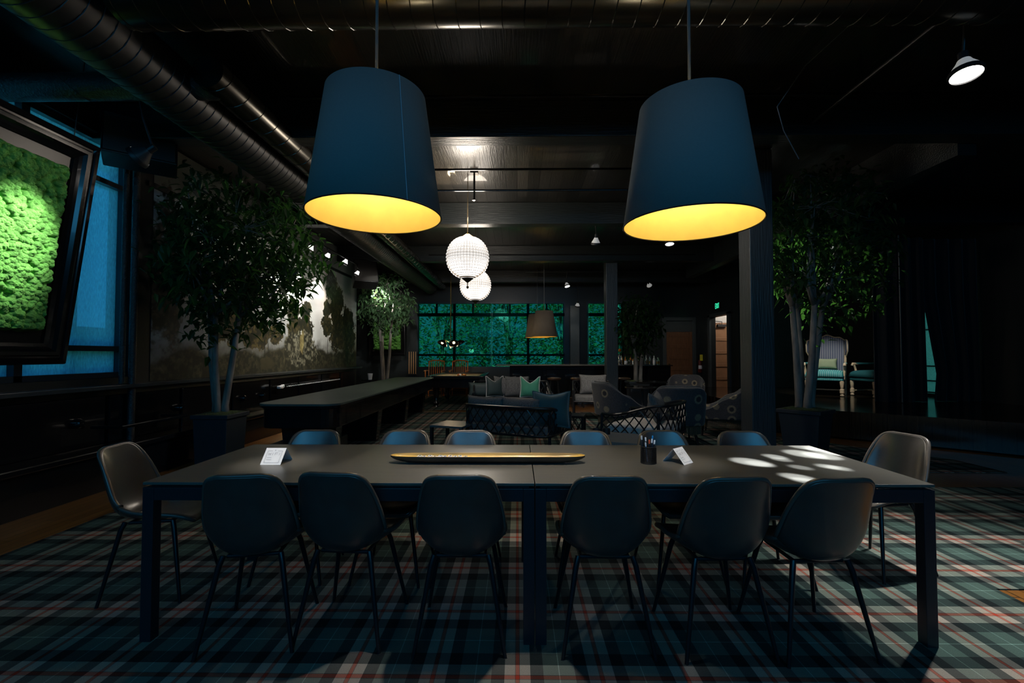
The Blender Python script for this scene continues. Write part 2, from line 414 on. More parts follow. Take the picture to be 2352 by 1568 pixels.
# wainscot ledge, bench, baseboards
struct('trim_1', MB().bb(XL, -4.2, YB, 12.3, .99, 1.03), mat('ledge_paint', (.035, .042, .045), .25), bevel=.004)
struct('trim_2', MB().bb(XL, XL+.03, 5.3, 12.35, 3.36, 3.42), M_beam)
struct('baseboard_left', MB().bb(XL, XL+.02, YB, 12.3, 0, .14), M_gloss)
struct('baseboard_far', MB().bb(-5.5, 5.0, YF-.03, YF, 0, .16), M_wall2)
bn = thing('bench', (XL, 3.5, 0), 0, 'long black built-in bench along the left wall below the ledge', 'bench')
MB().bb(0.03, .30, -4, 8.6, 0.0, .36).build('bench_base', M_gloss, bn)
MB().bb(0.03, .345, -4, 8.6, .36, .42).build('seat', M_gloss, bn, bevel=.012)
b = MB()
for i in range(12): b.bb(.03, .075, -3.95+i*1.05, -3.95+i*1.05+1.0, .42, .92)
b.build('back_panel', M_gloss, bn, bevel=.01)
for i, (px, py) in enumerate([(176, 972), (413, 936), (558, 914), (602, 907)]):
    Y = 4.28*F/(1188-px); p = P(px, py, Y)
    MB().lathe([(0, -.05), (.03, -.045), (.045, -.02), (.045, .03)], 20, Matrix.Translation((.105, Y-3.5, p.z)) @ Matrix.Rotation(-PI/2, 4, 'Y'), capt=True).build('knob', M_gloss, bn, smooth=True)
# beams
for i, y in enumerate((4.78, 7.95, 11.1, 14.3, -.5, 1.6)):
    struct('trim_%d' % (3+i), MB().bb(-5.5, 9, y-.11, y+.11, 3.62, ZC), M_beam, bevel=.01)
struct('trim_9', MB().bb(4.75, 4.95, 4.9, 12.8, 3.5, ZC), M_beam)
# carpets (separate panels let into the wood floor)
def carpet(poly, label):
    o = MB().prism(poly, 0, .008).build('plaid_carpet', M_plaid)
    return tag(o, label, 'carpet')
carpet([(-3.46, -2.5), (G(2287, 1355).x, -2.5), (G(2287, 1355).x, G(2287, 1355).y), (8.9, G(2287, 1355).y), (8.9, 4.71), (-3.46, 4.71)], 'plaid carpet of green, grey and red checks under the long table')
carpet([(-3.46, 5.3), (5.6, 5.3), (5.6, 5.9), (4.3, 7.6), (4.1, 7.9), (4.1, 10.7), (-3.46, 10.7)], 'plaid carpet under the lounge chairs and shuffleboard, behind the long table')
carpet([(-3.46, 11.05), (.6, 11.05), (.6, 14.8), (-3.46, 14.8)], 'plaid carpet under the pool table near the far windows')

# ------------------------------------------------------------------ windows
M_frame = mat('window_frame', (.012, .03, .045), .3)
M_gfar = glass('tinted_far_glass', (.30, .66, .62), .05)
M_shadefar = sheer('far_solar_shade', (.5, .84, .82), (.05, .13, .13), .28)
M_glint = sheer('daylight_slit_strip', (.8, .9, 1), (.75, .95, 1.0), .9)  # translucent strip added to show daylight leaking past the shade
def far_window(name, x0, x1, mull, up):
    w = MB().bb(x0, x1, YF+.09, YF+.10, FZ0, FZ1).build(name, M_gfar); w['kind'] = 'structure'
    f = MB()
    zt, zr = P(1100, 722, YF).z, P(1100, 815, YF).z
    for x in mull: f.bb(x-.045, x+.045, YF+.02, YF+.15, FZ0, FZ1)
    for x in up: f.bb(x-.03, x+.03, YF+.02, YF+.15, zt, FZ1)
    f.bb(x0, x1, YF+.02, YF+.15, zt-.06, zt+.05).bb(x0, x1, YF+.02, YF+.15, zr-.035, zr+.035)
    f.bb(x0, x1, YF+.0, YF+.15, FZ0, FZ0+.05).bb(x0, x1, YF, YF+.15, FZ1-.06, FZ1)
    f.build('window_frame', M_frame, w)
    return w
fx = lambda px: P(px, 800, YF).x
w1 = far_window('window_1', FX[0], FX[1], [fx(958), fx(1043), fx(1213), fx(1297)], [fx(1002), fx(1086), fx(1171), fx(1256)])
MB().bb(fx(960), fx(1127), YF+.005, YF+.012, FZ0+.05, FZ1-.05).build('roller_shade', M_shadefar, w1, label='dark solar shade over the left bays')
MB().bb(fx(1131), fx(1295), YF+.005, YF+.012, FZ0+.08, FZ1-.05).build('roller_shade', M_shadefar, w1, label='dark solar shade over the right bays')
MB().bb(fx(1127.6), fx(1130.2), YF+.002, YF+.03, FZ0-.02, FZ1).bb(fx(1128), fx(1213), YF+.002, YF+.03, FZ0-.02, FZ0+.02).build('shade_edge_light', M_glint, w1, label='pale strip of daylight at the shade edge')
w2_ = far_window('window_2', FX[2], FX[3], [FX[2], FX[3]], [])
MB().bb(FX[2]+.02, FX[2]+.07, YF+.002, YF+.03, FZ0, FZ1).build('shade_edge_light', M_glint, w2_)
MB().bb(FX[2]+.09, FX[3], YF+.005, YF+.012, FZ0+.05, FZ1-.05).build('roller_shade', M_shadefar, w2_)
# left blue window
M_blue = sheer('blue_window_shade', (.33, .72, .88), (.35, .72, .95), .55)
w3 = MB().bb(XL-.17, XL-.165, WY0, WY1, WZ0, WZ1).build('window_3', glass('left_glass', (.8, .93, 1), .03)); w3['kind'] = 'structure'
f = MB()
for y in (WY0+.03, 1.8, 2.9, P(0, 0, 1).y*0+4.02, WY1-.04): f.bb(XL-.22, XL-.06, y-.035, y+.035, WZ0, WZ1)
for y in (4.60, 4.68): f.bb(XL-.24, XL-.2, y-.012, y+.012, WZ0, WZ1)
for z in (WZ0+.03, P(200, 800, 4.5*F/(1188-200)).z, P(235, 425, 4.5*F/(1188-235)).z, WZ1-.03): f.bb(XL-.22, XL-.06, WY0, WY1, z-.028, z+.028)
f.build('window_frame', M_frame, w3)
MB().bb(XL-.13, XL-.125, WY0+.05, WY1-.04, WZ0+.03, WZ1-.03).build('roller_shade', M_blue, w3, label='translucent blue-lit shade cloth')
# right window behind the stage curtains
w4 = MB().bb(9.07, 9.08, 9.2, 10.6, .5, 2.9).build('window_4', sheer('right_window_shade', (.30, .62, .52), (.55, .85, .72), .5)); w4['kind'] = 'structure'
f = MB()
for z in (.53, .78, 1.1, 1.9, 2.3, 2.87): f.bb(9.03, 9.12, 9.2, 10.6, z-.012, z+.012)
f.build('window_frame', M_frame, w4)
# neighbouring building beyond the blue window
nb = thing('neighbour_building', (-9.5, 4, 0), 0, 'pale building seen through the blue left window', 'building')
MB().bb(-1, 1, -8, 9, -.1, 1.9).build('wall', mat('pale_render', (.35, .42, .45), .8), nb)
for i in range(6): MB().bb(.99, 1.04, -7+i*2.4, -5.8+i*2.4, .5, 1.6).build('window', mat('building_glass', (.02, .05, .08), .1), nb)
struct('trim_13', MB().bb(-6, 12, -5.6, YB-.15, 3.85, ZC), M_beam)  # unseen eave added to block the sun from the rear windows

# ------------------------------------------------------------------ doors
def panel_door(name, x0, x1, z1, y, m, parent=None):
    d = MB().bb(x0, x1, y, y+.04, .01, z1).build(name, m); d['kind'] = 'structure'
    b = MB(); w = x1-x0; n = 5; hh = (z1-.25)/n
    for x in (x0+.055, x1-.055): b.bb(x-.055, x+.055, y-.018, y, .01, z1)
    for i in range(n+1):
        z = .12+i*(z1-.24)/n; b.bb(x0+.11, x1-.11, y-.018, y, z-.055 if i else .01, z+.055)
    b.build('door_panelling', m, d, bevel=.006)
    return d
d1 = panel_door('door_1', DX0+.02, DX1-.02, 2.12, YF+.02, M_door)
MB().lathe([(0, 0), (.03, .005), (.03, .02), (.012, .03), (.012, .05), (.03, .06), (.028, .085), (0, .09)], 14, Matrix.Translation((DX0+.1, YF, 1.02)) @ Matrix.Rotation(PI/2, 4, 'X')).build('door_handle', M_brass, d1, smooth=True, label='brass knob')
struct('trim_10', MB().bb(DX0-.1, DX0+.02, YF-.03, YF+.1, 0, 2.62).bb(DX1-.02, DX1+.1, YF-.03, YF+.1, 0, 2.62).bb(DX0, DX1, YF-.03, YF+.1, 2.5, 2.62).bb(DX0, DX1, YF, YF+.1, 2.12, 2.18), M_trim, bevel=.005)
struct('window_5', MB().bb(DX0+.02, DX1-.02, YF+.04, YF+.06, 2.18, 2.5), M_trim)
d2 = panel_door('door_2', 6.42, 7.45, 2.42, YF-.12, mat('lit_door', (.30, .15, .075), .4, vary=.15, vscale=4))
cl = MB().bb(6.72, 7.0, YF-.22, YF-.14, 2.28, 2.36); cl.tube([(6.86, YF-.2, 2.36), (6.86, YF-.2, 2.45), (6.55, YF-.3, 2.47)], .012)
cl.build('door_closer', M_black, d2)
struct('trim_11', MB().bb(6.14, 6.2, 14.6, 14.75, 0, 2.62).bb(6.14, 6.2, 13.25, 13.4, 0, 2.62).bb(6.14, 6.2, 13.25, 14.75, 2.54, 2.64), M_trim, bevel=.004)
# ------------------------------------------------------------------ pillars
def pillar(x, y, w, label):
    t = thing('pillar', (x, y, 0), 0, label, 'pillar')
    MB().bb(-w/2, w/2, -w/2, w/2, .15, ZC).build('shaft', mat('pillar_timber', (.045, .052, .055), .38, bump=.7, bscale=9, stretch=(6, 6, .4)), t, bevel=.012)
    MB().bb(-w/2-.02, w/2+.02, -w/2-.02, w/2+.02, 0, .15).build('plinth', M_beam, t, bevel=.006)
p = P(1728, 814, 5.8)
pillar(p.x+.15, 5.97, .30, 'dark timber pillar right of the long table, beside the right tree')
p = P(1393, 814, 11.3)
pillar(p.x+.145, 11.45, .29, 'dark timber pillar standing in front of the bar')
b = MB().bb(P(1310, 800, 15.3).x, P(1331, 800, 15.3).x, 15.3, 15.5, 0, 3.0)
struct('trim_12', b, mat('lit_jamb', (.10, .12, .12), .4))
# outside trees
def leafmesh(mb, pos, size, n, droop=.5, rnd=random):
    for _ in range(n):
        a = rnd.uniform(0, 2*PI); el = rnd.uniform(-1.2, .35)*droop-.1
        d = Vector((math.cos(a)*math.cos(el), math.sin(a)*math.cos(el), math.sin(el)))
        s = d.cross(Vector((0, 0, 1)))
        if s.length < .01: s = Vector((1, 0, 0))
        s.normalize(); s = (s + Vector((0, 0, rnd.uniform(-.5, .5)))).normalized(); nn = s.cross(d)
        L = size*rnd.uniform(.7, 1.25); w = L*.24
        p0 = Vector(pos) + Vector((rnd.gauss(0, 1), rnd.gauss(0, 1), rnd.gauss(0, 1)))*size*.7
        q = [p0, p0+d*L*.35+s*w+nn*w*.3, p0+d*L*.35+nn*0, p0+d*L*.35-s*w+nn*w*.3, p0+d*L*.7+s*w*.7+nn*w*.2-Vector((0, 0, L*.05)), p0+d*L*.7-Vector((0, 0, L*.06)), p0+d*L*.7-s*w*.7+nn*w*.2-Vector((0, 0, L*.05)), p0+d*L-Vector((0, 0, L*.16))]
        mb.add(q, [(0, 2, 1), (0, 3, 2), (1, 2, 5, 4), (2, 3, 6, 5), (4, 5, 7), (5, 6, 7)])
M_out = two_side_leaf('outdoor_leaf', (.06, .12, .065), .25, .2)
for i, (x, y, h) in enumerate([(-6.3, 21, 6), (-3.2, 19.6, 5.5), (-.4, 21.5, 6.5), (2.0, 19.5, 5.2), (4.6, 21.2, 6.2), (7.6, 20.5, 5.6), (-1.8, 24.5, 7), (3.4, 25, 7)]):
    t = thing('outdoor_tree', (x, y, -.2), 0, ['leafy tree outside the far windows, leftmost', 'leafy tree outside behind the mission chairs and pool lamp',
        'leafy tree outside behind the glowing globes', 'leafy tree outside behind the hanging bar lampshades', 'leafy tree outside behind the front bar pillar',
        'leafy tree outside, rightmost beyond the far wall', 'taller tree outside farther back, left of centre', 'taller tree outside farther back, right of centre'][i], 'tree')
    rr = random.Random(40+i)
    b = MB()
    for k in range(6):
        a = rr.uniform(0, 6.28); b.tube([(0, 0, 0), (math.cos(a)*.15, math.sin(a)*.15, h*.35), (math.cos(a)*.9, math.sin(a)*.9, h*.9)], [.10, .07, .02], 6)
    b.build('trunk', M_bark, t, smooth=True)
    lm = MB()
    for k in range(760):
        a = rr.uniform(0, 6.28); r = 2.3*math.sqrt(rr.random()); z = rr.uniform(.2, h)
        leafmesh(lm, (r*math.cos(a), r*math.sin(a)*.6, z), .20, 5, .25, rr)
    lm.build('foliage', M_out, t)
# ------------------------------------------------------------------ mural
def vnoise(x, y, seed):
    rs = np.random.RandomState(seed); T = rs.rand(256, 256)
    xi = np.floor(x).astype(int); yi = np.floor(y).astype(int); xf = x-xi; yf = y-yi
    xf = xf*xf*(3-2*xf); yf = yf*yf*(3-2*yf)
    a = T[xi % 256, yi % 256]; b = T[(xi+1) % 256, yi % 256]; c = T[xi % 256, (yi+1) % 256]; d = T[(xi+1) % 256, (yi+1) % 256]
    return (a*(1-xf)+b*xf)*(1-yf)+(c*(1-xf)+d*xf)*yf
def fbm(x, y, seed, o=5):
    s = 0; a = .5; t = 0
    for i in range(o): s = s+a*vnoise(x*2**i, y*2**i, seed+i); t += a; a *= .55
    return s/t
MY0, MY1, MZ0, MZ1 = 5.4, 12.36, 1.035, 3.98
def mural():
    nu, nv = 900, 420
    u = np.linspace(MY0, MY1, nu); v = np.linspace(MZ0, MZ1, nv)
    Yg, Zg = np.meshgrid(u, v, indexing='ij')
    co = np.stack([np.full_like(Yg, XL+.006), Yg, Zg], -1).reshape(-1, 3)
    # colours: misty sky, banks of painted trees
    t = (Zg-MZ0)/(MZ1-MZ0)
    sky = np.stack([.50+.25*t, .55+.2*t, .55+.18*t], -1)
    cl = fbm(Yg*.35+Zg*.25, Zg*1.5-Yg*.12, 3)
    cl = np.clip((cl-.35)*2.6, 0, 1)
    sky = sky*(.55+.75*cl[..., None])
    pk = np.exp(-((Yg-10.6)/.5)**2-((Zg-2.5)/.5)**2)
    sky += pk[..., None]*np.array([.16, .06, .01])
    bd = fbm(Yg*2.2, Zg*.15, 21)                                   # soft vertical washes
    sky *= (.86+.28*bd)[..., None]
    gold = np.array([.15, .12, .04]); dk = np.array([.012, .015, .009]); bl = np.array([.05, .06, .05])
    n1 = fbm(Yg*5, Zg*5, 50, 5); n2 = fbm(Yg*22, Zg*22, 60, 3); n3 = fbm(Yg*11, Zg*11, 70, 4)
    col = sky.copy()
    def paint(mask, c): 
        nonlocal col
        col = col*(1-mask[..., None])+c*mask[..., None]
    def blob(cy, cz, ry, rz, soft=.05, jag=.6):
        d = ((Yg-cy)/ry)**2+((Zg-cz)/rz)**2
        return np.clip((.78-d+(n1-.5)*jag*2.2+(n2-.5)*.7)/soft, 0, 1)
    def tone(k, c=gold): return dk+(c-dk)*np.clip((n3*.5+n2*.5-.46)*4*k, 0, 1)[..., None]
    # hazy far bank
    paint(np.clip((1.75+(n1-.5)*.5-Zg)/.35, 0, 1)*.85, np.array([.10, .105, .09])*(.7+.6*n3[..., None]))
    Yof = lambda px: 4.4*F/(1188-px)
    def at(px, py): y = Yof(px); return y, P(px, py, y).z
    trees = [(668, 715, 16, 32), (699, 718, 13, 30), (676, 752, 24, 30), (700, 755, 20, 28), (747, 712, 10, 26), (747, 748, 16, 30), (768, 715, 14, 50), (775, 770, 22, 45), (757, 650, 16, 28), (775, 690, 12, 40), (795, 760, 22, 60)]
    for px, py, rx, rz in trees:
        y, z = at(px, py); ry = abs(Yof(px+rx)-Yof(px-rx))/2; rzz = rz*y/F
        paint(blob(y, z, ry*1.05, rzz*1.0), tone(.55))
    for px, py, rx, rz in [(585, 770, 42, 36), (628, 770, 20, 28), (560, 740, 26, 34), (520, 750, 40, 60)]:
        y, z = at(px, py); ry = abs(Yof(px+rx)-Yof(px-rx))/2
        paint(blob(y, z, ry, rz*y/F), tone(1.1))
    # trunks
    for px, lean in ((603, .05), (612, -.04), (672, .03), (702, -.02), (750, .03), (768, 0)):
        y0 = Yof(px); w = .018+.01*n1
        paint(np.clip(1-np.abs(Yg-(y0+(Zg-1.4)*lean+(n1-.5)*.06))/w, 0, 1)*(Zg < 1.9)*(Zg > 1.2), dk*1.2)
    # lower shrubs and foreground
    sh = 1.36+.28*(fbm(Yg*1.1, Zg*0+3, 90)-.5)*2+.05*n2
    paint(np.clip((sh-Zg)/.06, 0, 1), tone(.7, np.array([.11, .11, .06])))
    y, z = at(690, 800); paint(blob(y, z, .75, .42, .12, .5), tone(1.3, np.array([.24, .24, .17])))
    y, z = at(612, 835); paint(blob(y, z, .34, .14, .3, .4), np.array([.05, .05, .025])*(.6+.8*n1[..., None]))
    y, z = at(690, 785); paint(blob(y, z, .11, .3, .3, .3)*.7, np.array([.38, .32, .12])*(.5+n3[..., None]))
    # near end of the mural: a dark broad tree mass
    y, z = at(360, 640); paint(blob(y, z, .45, 1.2, .3, .8), tone(.9, np.array([.14, .11, .07])))
    # upper right: dark ivy-like hanging mass
    y, z = at(757, 655); paint(blob(y, z, .35, .45, .15, .9), tone(.5, np.array([.2, .22, .2])))
    col = np.clip(col, 0.004, 1)
    me = bpy.data.meshes.new('landscape_mural')
    idx = np.arange(nu*nv).reshape(nu, nv)
    q = np.stack([idx[:-1, :-1], idx[1:, :-1], idx[1:, 1:], idx[:-1, 1:]], -1).reshape(-1, 4)
    me.vertices.add(nu*nv); me.vertices.foreach_set('co', co.astype(np.float32).ravel())
    me.loops.add(q.size); me.loops.foreach_set('vertex_index', q.astype(np.int32).ravel())
    me.polygons.add(len(q)); me.polygons.foreach_set('loop_start', np.arange(0, q.size, 4, dtype=np.int32)); me.polygons.foreach_set('loop_total', np.full(len(q), 4, dtype=np.int32))
    me.update()
    ca = me.color_attributes.new('paint', 'FLOAT_COLOR', 'POINT')
    ca.data.foreach_set('color', np.concatenate([col.reshape(-1, 3), np.ones((nu*nv, 1))], 1).astype(np.float32).ravel())
    m = mat('mural_print', (.3, .3, .3), .45, spec=.35); nt = m.node_tree
    a = nt.nodes.new('ShaderNodeVertexColor'); a.layer_name = 'paint'
    nt.links.new(a.outputs[0], nt.nodes['Principled BSDF'].inputs['Base Color'])
    me.materials.append(m)
    o = bpy.data.objects.new('landscape_mural', me); COL.objects.link(o)
    tag(o, 'misty landscape mural with dark trees covering the left wall behind the shuffleboard table', 'mural')
mural()

# ------------------------------------------------------------------ lamps
def spotlight(pos, target, energy, label, ang=50, color=(1, .93, .84), r=.075, rm=None, ztop=None, blend=.6, group=None, soft=.05, track=None, lit=True):
    pos = Vector(pos); d = (Vector(target)-pos).normalized()
    t = thing('track_spotlight', pos, 0, label, 'spotlight', group)
    A = aim(d)
    MB().lathe([(r*.42, .11), (r*.55, .085), (r*.95, .03), (r*1.0, .02)], 20, A, capb=True)  .build('reflector', rm or M_refl, t, smooth=True)
    MB().lathe([(r*1.02, .024), (r*1.1, .012), (r*1.1, -.012), (r*.98, -.012), (r*.98, .01)], 20, A).build('hood', M_black, t, smooth=True)
    MB().lathe([(0, .0), (r*.98, .0)], 20, A).build('lens', M_lens, t)
    z1 = (ztop or pos.z+.35)-pos.z
    if ztop and abs(ztop-3.7) < .001 or ztop == 3.75: z1 = ZC-pos.z
    top = A @ Vector((0, 0, .11))
    MB().tube([A @ Vector((0, 0, .17)), A @ Vector((0, 0, .105))], r*.34, 12).tube([A @ Vector((0, 0, .15)), (top.x*.4, top.y*.4, z1*.55+.05), (0, 0, z1)], .009, 8).build('stem', M_black, t)
    if lit:
        l = bpy.data.lights.new('spot_beam', 'SPOT'); l.energy = energy; l.color = color
        l.spot_size = R(ang); l.spot_blend = blend; l.shadow_soft_size = soft
        o = bpy.data.objects.new('spot_beam', l); COL.objects.link(o); o.parent = t
        o.location = d*.03; o.rotation_euler = d.to_track_quat('-Z', 'Y').to_euler()
    return t
def track(pts, label, r=.018):
    b = MB().tube(pts, r, 8); a, c = Vector(pts[0]), Vector(pts[1])
    for k in (.15, .5, .85): q = a.lerp(c, k); b.tube([q, (q.x, q.y, ZC)], .006, 6)
    return tag(b.build('lighting_track', M_black, smooth=True), label, 'track')
# mural track
TX = -3.83
track([(TX, 7.6, 3.50), (TX, 12.45, 3.50)], 'black lighting track running above the landscape mural')
for i, (px, py) in enumerate([(705, 575), (745, 593), (787, 606), (815, 632), (836, 642)]):
    Y = TX*F/(px-1188)
    spotlight((TX, Y, P(px, py, Y).z), (XL, Y-.1, 2.1) if i < 4 else (-3.45, 12.05, 2.7), [90, 130, 110, 50, 800][i],
              'small black track spotlight over the mural, ' + ['hidden partly by the left tree leaves', 'brightest, just right of the left tree', 'third from the left tree', 'in front of the small hung speaker', 'rightmost, above the lit small tree'][i],
              ang=78 if i < 4 else 46, ztop=3.50, group='spotlights on the mural track', r=.065, rm=emis('glowing_reflector', (1, .97, .93), 2.2))
# spot on near moss panel
track([(-3.2, 1.5, 3.55), (-3.2, 5.6, 3.55)], 'black lighting track at the left in front of the framed moss')
p = P(296, 362, 3.75)
spotlight((-3.2, 3.75, p.z), (-4.3, 3.62, 2.20), 210, 'black track spotlight aimed at the large framed moss panel', ang=42, ztop=3.55, color=(1, .98, .88), r=.085, blend=.9, rm=mat('dark_reflector', (.08, .08, .08), .3, metal=.5))
# ceiling rows
for row, (Y, pxs, py) in enumerate([(8.0, (1368, 1538), 560), (13.0, (1303, 1402, 1492), 657)]):
    z = P(1400, py, Y).z
    track([(P(pxs[0], py, Y).x-1.2, Y, z+.42), (P(pxs[-1], py, Y).x+.9, Y, z+.42)], ['black lighting track across the ceiling in front of the pillar', 'black lighting track across the ceiling above the bar stools'][row])
    for k, px in enumerate(pxs):
        x = P(px, py, Y).x
        tgt = (x, Y-.3, 0)
        if (row, k) == (0, 0): tgt = (x-.1, Y+1.2, 0)
        if (row, k) == (0, 1): tgt = (2.6, 7.2, 0)
        if row == 1: tgt = [(1.9, 12.3, 1.08), (3.6, 14.1, 1.1), (5.4, 15.3, 1.3)][k]
        spotlight((x, Y, z), tgt, 50 if row == 0 else [60, 50, 40][k], [['ceiling spotlight over the lounge, left of the right big pendant', 'ceiling spotlight just under the right big pendant shade'],
            ['small ceiling spotlight left of the bar pillar', 'small ceiling spotlight above the bar pillar', 'small ceiling spotlight above the tree by the bar']][row][k], ang=55, ztop=z+.42)
p = P(1326, 703, 14.6); spotlight(p, (p.x-.1, 15.3, 1.5), 6, 'small spotlight hanging by the wall strip between the far windows', ang=60, ztop=ZC)
# white spotlight, upper right
p = P(2219, 170, 3.13)
track([(p.x-.1, .2, 3.72), (p.x-.1, 4.6, 3.72)], 'black lighting track at the upper right of the room')
spotlight(p, (2.85, 2.5, 0), 620, 'large bright spotlight hanging at the upper right', ang=62, ztop=3.72, r=.09, color=(1, .97, .92), blend=1)
# spots over the long table (above the view) that light cards, tray and table top
spotlight((.09, 2.38, 3.62), (-.12, 2.55, .75), 260, 'ceiling spotlight between the two big pendants, aimed at the middle of the table', ang=42, ztop=ZC, blend=1)
spotlight((-1.65, 1.7, 3.45), (-1.35, 2.52, .78), 230, 'added unseen spotlight in front of the left pendant, aimed at the WIFI card', ang=11, ztop=ZC, blend=1)  # narrow spot added out of view to brighten the WIFI card
spotlight((.6, 1.5, 3.45), (.93, 2.57, .78), 200, 'added unseen spotlight before the right pendant, aimed at the card by the pen cup', ang=11, ztop=ZC, blend=1)  # another narrow spot added to brighten the turned card
# bodiless spots added under the ceiling for bright flecks on the table's right end
lp = Vector((2.7, .1, 3.9))
for i, (px, py, a, e) in enumerate([(1728, 1058, 1.5, 1), (1748, 1062, 1.0, .7), (1783, 1046, .9, .9), (1796, 1052, .8, .6), (1852, 1024, 1.4, 1), (1880, 1028, 1.2, 1), (1852, 1040, 1.6, 1.2), (1890, 1044, 1.5, 1.1), (1925, 1037, 1.3, 1), (1905, 1034, 1.6, 1),
                                    (1842, 1070, .8, .5), (1905, 1068, .9, .7), (1928, 1071, .9, .7), (1836, 1092, 1.1, .9), (1850, 1099, .9, .7), (1955, 1043, 1.1, .8)]):
    Y = .602*F/(py-814); p = P(px, py, Y)
    l = bpy.data.lights.new('added_fleck_spot', 'SPOT'); l.energy = 6500*e; l.color = (.93, .97, 1); l.spot_size = R(a*1.75); l.spot_blend = .55; l.shadow_soft_size = .015
    o = bpy.data.objects.new('added_fleck_spot', l); COL.objects.link(o)
    q = lp+Vector((.15*math.sin(i*2.1), .1*math.cos(i*1.7), 0)); o.location = q; o.rotation_euler = (p-q).to_track_quat('-Z', 'Y').to_euler()
spotlight((2.05, 5.2, 3.6), (3.0, 5.97, 2.7), 14, 'added unseen spotlight behind the right pendant, grazing the timber pillar', ang=45, ztop=3.75)  # extra spot hidden by the pendant, brightens the pillar's left face
spotlight((2.7, -.25, 3.75), (1.6, 2.7, .75), 0, 'added unlit spotlight body under the ceiling beside the lamps of the table flecks', ang=20, ztop=ZC, lit=False)  # body only, added near the fleck spots; sends no beam
# stage spots
spotlight((5.9, 8.6, 3.35), (6.85, 10.2, 1.1), 240, 'ceiling spotlight above the stage aimed at the striped wing chair', ang=34, ztop=3.7, color=(.95, 1, .93))
spotlight((4.72, 8.8, 3.42), (3.95, 6.3, 2.2), 520, 'ceiling spotlight behind the right tree shining through its leaves', ang=38, ztop=3.7, color=(.95, 1, .9))
spotlight((-1.55, 6.3, 3.6), (-3.4, 12.1, 2.6), 700, 'added unseen spotlight behind the left pendant, shining on the small lit tree', ang=19, ztop=3.7, color=(.98, 1, .95))  # extra spot kept out of sight to brighten the small tree
spotlight((-4.1, 14.2, 3.4), (-4.3, 15.4, 1.9), 30, 'ceiling spotlight on the small far moss panel', ang=50, ztop=3.7)
for x, y, e, tx, ty, a, lb in ((2.1, 6.1, 230, 1.6, 9.6, 30, 'added unseen spotlight behind the right pendant aimed at the grey lattice armchair'), (2.75, 6.1, 130, 3.4, 9.6, 40, 'added unseen spotlight behind the right pendant, aimed at the patterned chairs'),
                    (-1.45, 6.9, 60, -.2, 9.0, 34, 'added unseen spotlight behind the left pendant aimed at the sofa with the green pillow'),
                    (2.4, 5.6, 22, 1.5, 5.7, 40, 'added unseen spotlight behind the right pendant above the barrel armchair'), (-1.9, 6.5, 26, -1.7, 8.0, 60, 'added unseen spotlight behind the left pendant over the carpet beside the shuffleboard')):
    spotlight((x, y, 3.6), (tx, ty, .4), e, lb, ang=a, ztop=3.75)  # extra spots hidden behind the pendants to brighten the lounge
# passage light
pl = thing('passage_ceiling_light', (7.2, 14.4, 3.2), 0, 'bright ceiling lamp in the passage behind the brown doorway', 'light')
MB().lathe([(0, 0), (.14, 0), (.16, .05), (.16, .12), (0, .12)], 20).build('diffuser', M_lens, pl, smooth=True)
MB().tube([(0, 0, .12), (0, 0, .8)], .02).build('stem', M_black, pl)
l = bpy.data.lights.new('passage_glow', 'POINT'); l.energy = 55; l.color = (1, .93, .85); l.shadow_soft_size = .12
o = bpy.data.objects.new('passage_glow', l); COL.objects.link(o); o.parent = pl; o.location = (0, 0, -.15)

# big pendants
def pendant(x, y, zb, zt, rb, rt, label, ztop=ZC, lit=True, energy=30, m=M_shade, seam=1.2):
    t = thing('pendant_lamp', (x, y, 0), 0, label, 'pendant lamp', None)
    n = 96
    MB().lathe([(rb, zb), (rb*.5+rt*.5, (zb+zt)/2), (rt, zt)], n).build('lamp_shade', m, t, smooth=2, solid=.004, off=1)
    MB().lathe([(rb-.002, zb+.002), (rb*.5+rt*.5-.002, (zb+zt)/2), (rt-.002, zt-.01)], n).build('shade_lining', M_lining, t, smooth=1, label='gold inner lining')
    MB().lathe([(rt-.02, zt-.004), (rt-.002, zt-.004)], n).build('top_ring', m, t)
    MB().tube(circ(0, 0, zb, rb+.003, n), .004, 6, closed=True).build('rim', M_black, t, smooth=True)
    ca, sa = math.cos(seam), math.sin(seam)
    MB().tube([((rb+.006)*ca, (rb+.006)*sa, zb), ((rt+.006)*ca, (rt+.006)*sa, zt)], .0022, 5).build('seam', mat('shade_seam', (.3, .42, .5), .7), t)
    MB().tube([(-rt+.01, 0, zt-.02), (rt-.01, 0, zt-.02)], .005).tube([(0, -rt+.01, zt-.02), (0, rt-.01, zt-.02)], .005).build('spider', M_black, t)
    MB().tube([(0, 0, zt-.1), (0, 0, ztop)], .009, 10).build('rod', mat('pendant_rod', (.12, .13, .14), .35), t)
    MB().lathe([(0, zt-.30), (.03, zt-.285), (.045, zt-.25), (.03, zt-.20), (.018, zt-.17), (.018, zt-.1)], 16).build('bulb', M_lensw, t, smooth=True)
    if lit:
        l = bpy.data.lights.new('bulb_light', 'POINT'); l.energy = energy; l.color = (1, .86, .62); l.shadow_soft_size = .06
        o = bpy.data.objects.new('bulb_light', l); COL.objects.link(o); o.parent = t; o.location = (0, 0, zt-.36)
    return t
pendant(P(862, 500, 2.6).x, 2.6, 2.150, 2.85, .374, .277, 'large blue-grey tapered pendant shade with gold lining hanging over the left half of the table', energy=8.5, seam=R(-48))
pendant(P(1587, 500, 2.6).x, 2.6, 2.095, 2.78, .375, .277, 'large blue-grey tapered pendant shade with gold lining hanging over the right half of the table', energy=8.5, seam=R(100))
M_shade2 = mat('taupe_shade_cloth', (.30, .24, .18), .85)
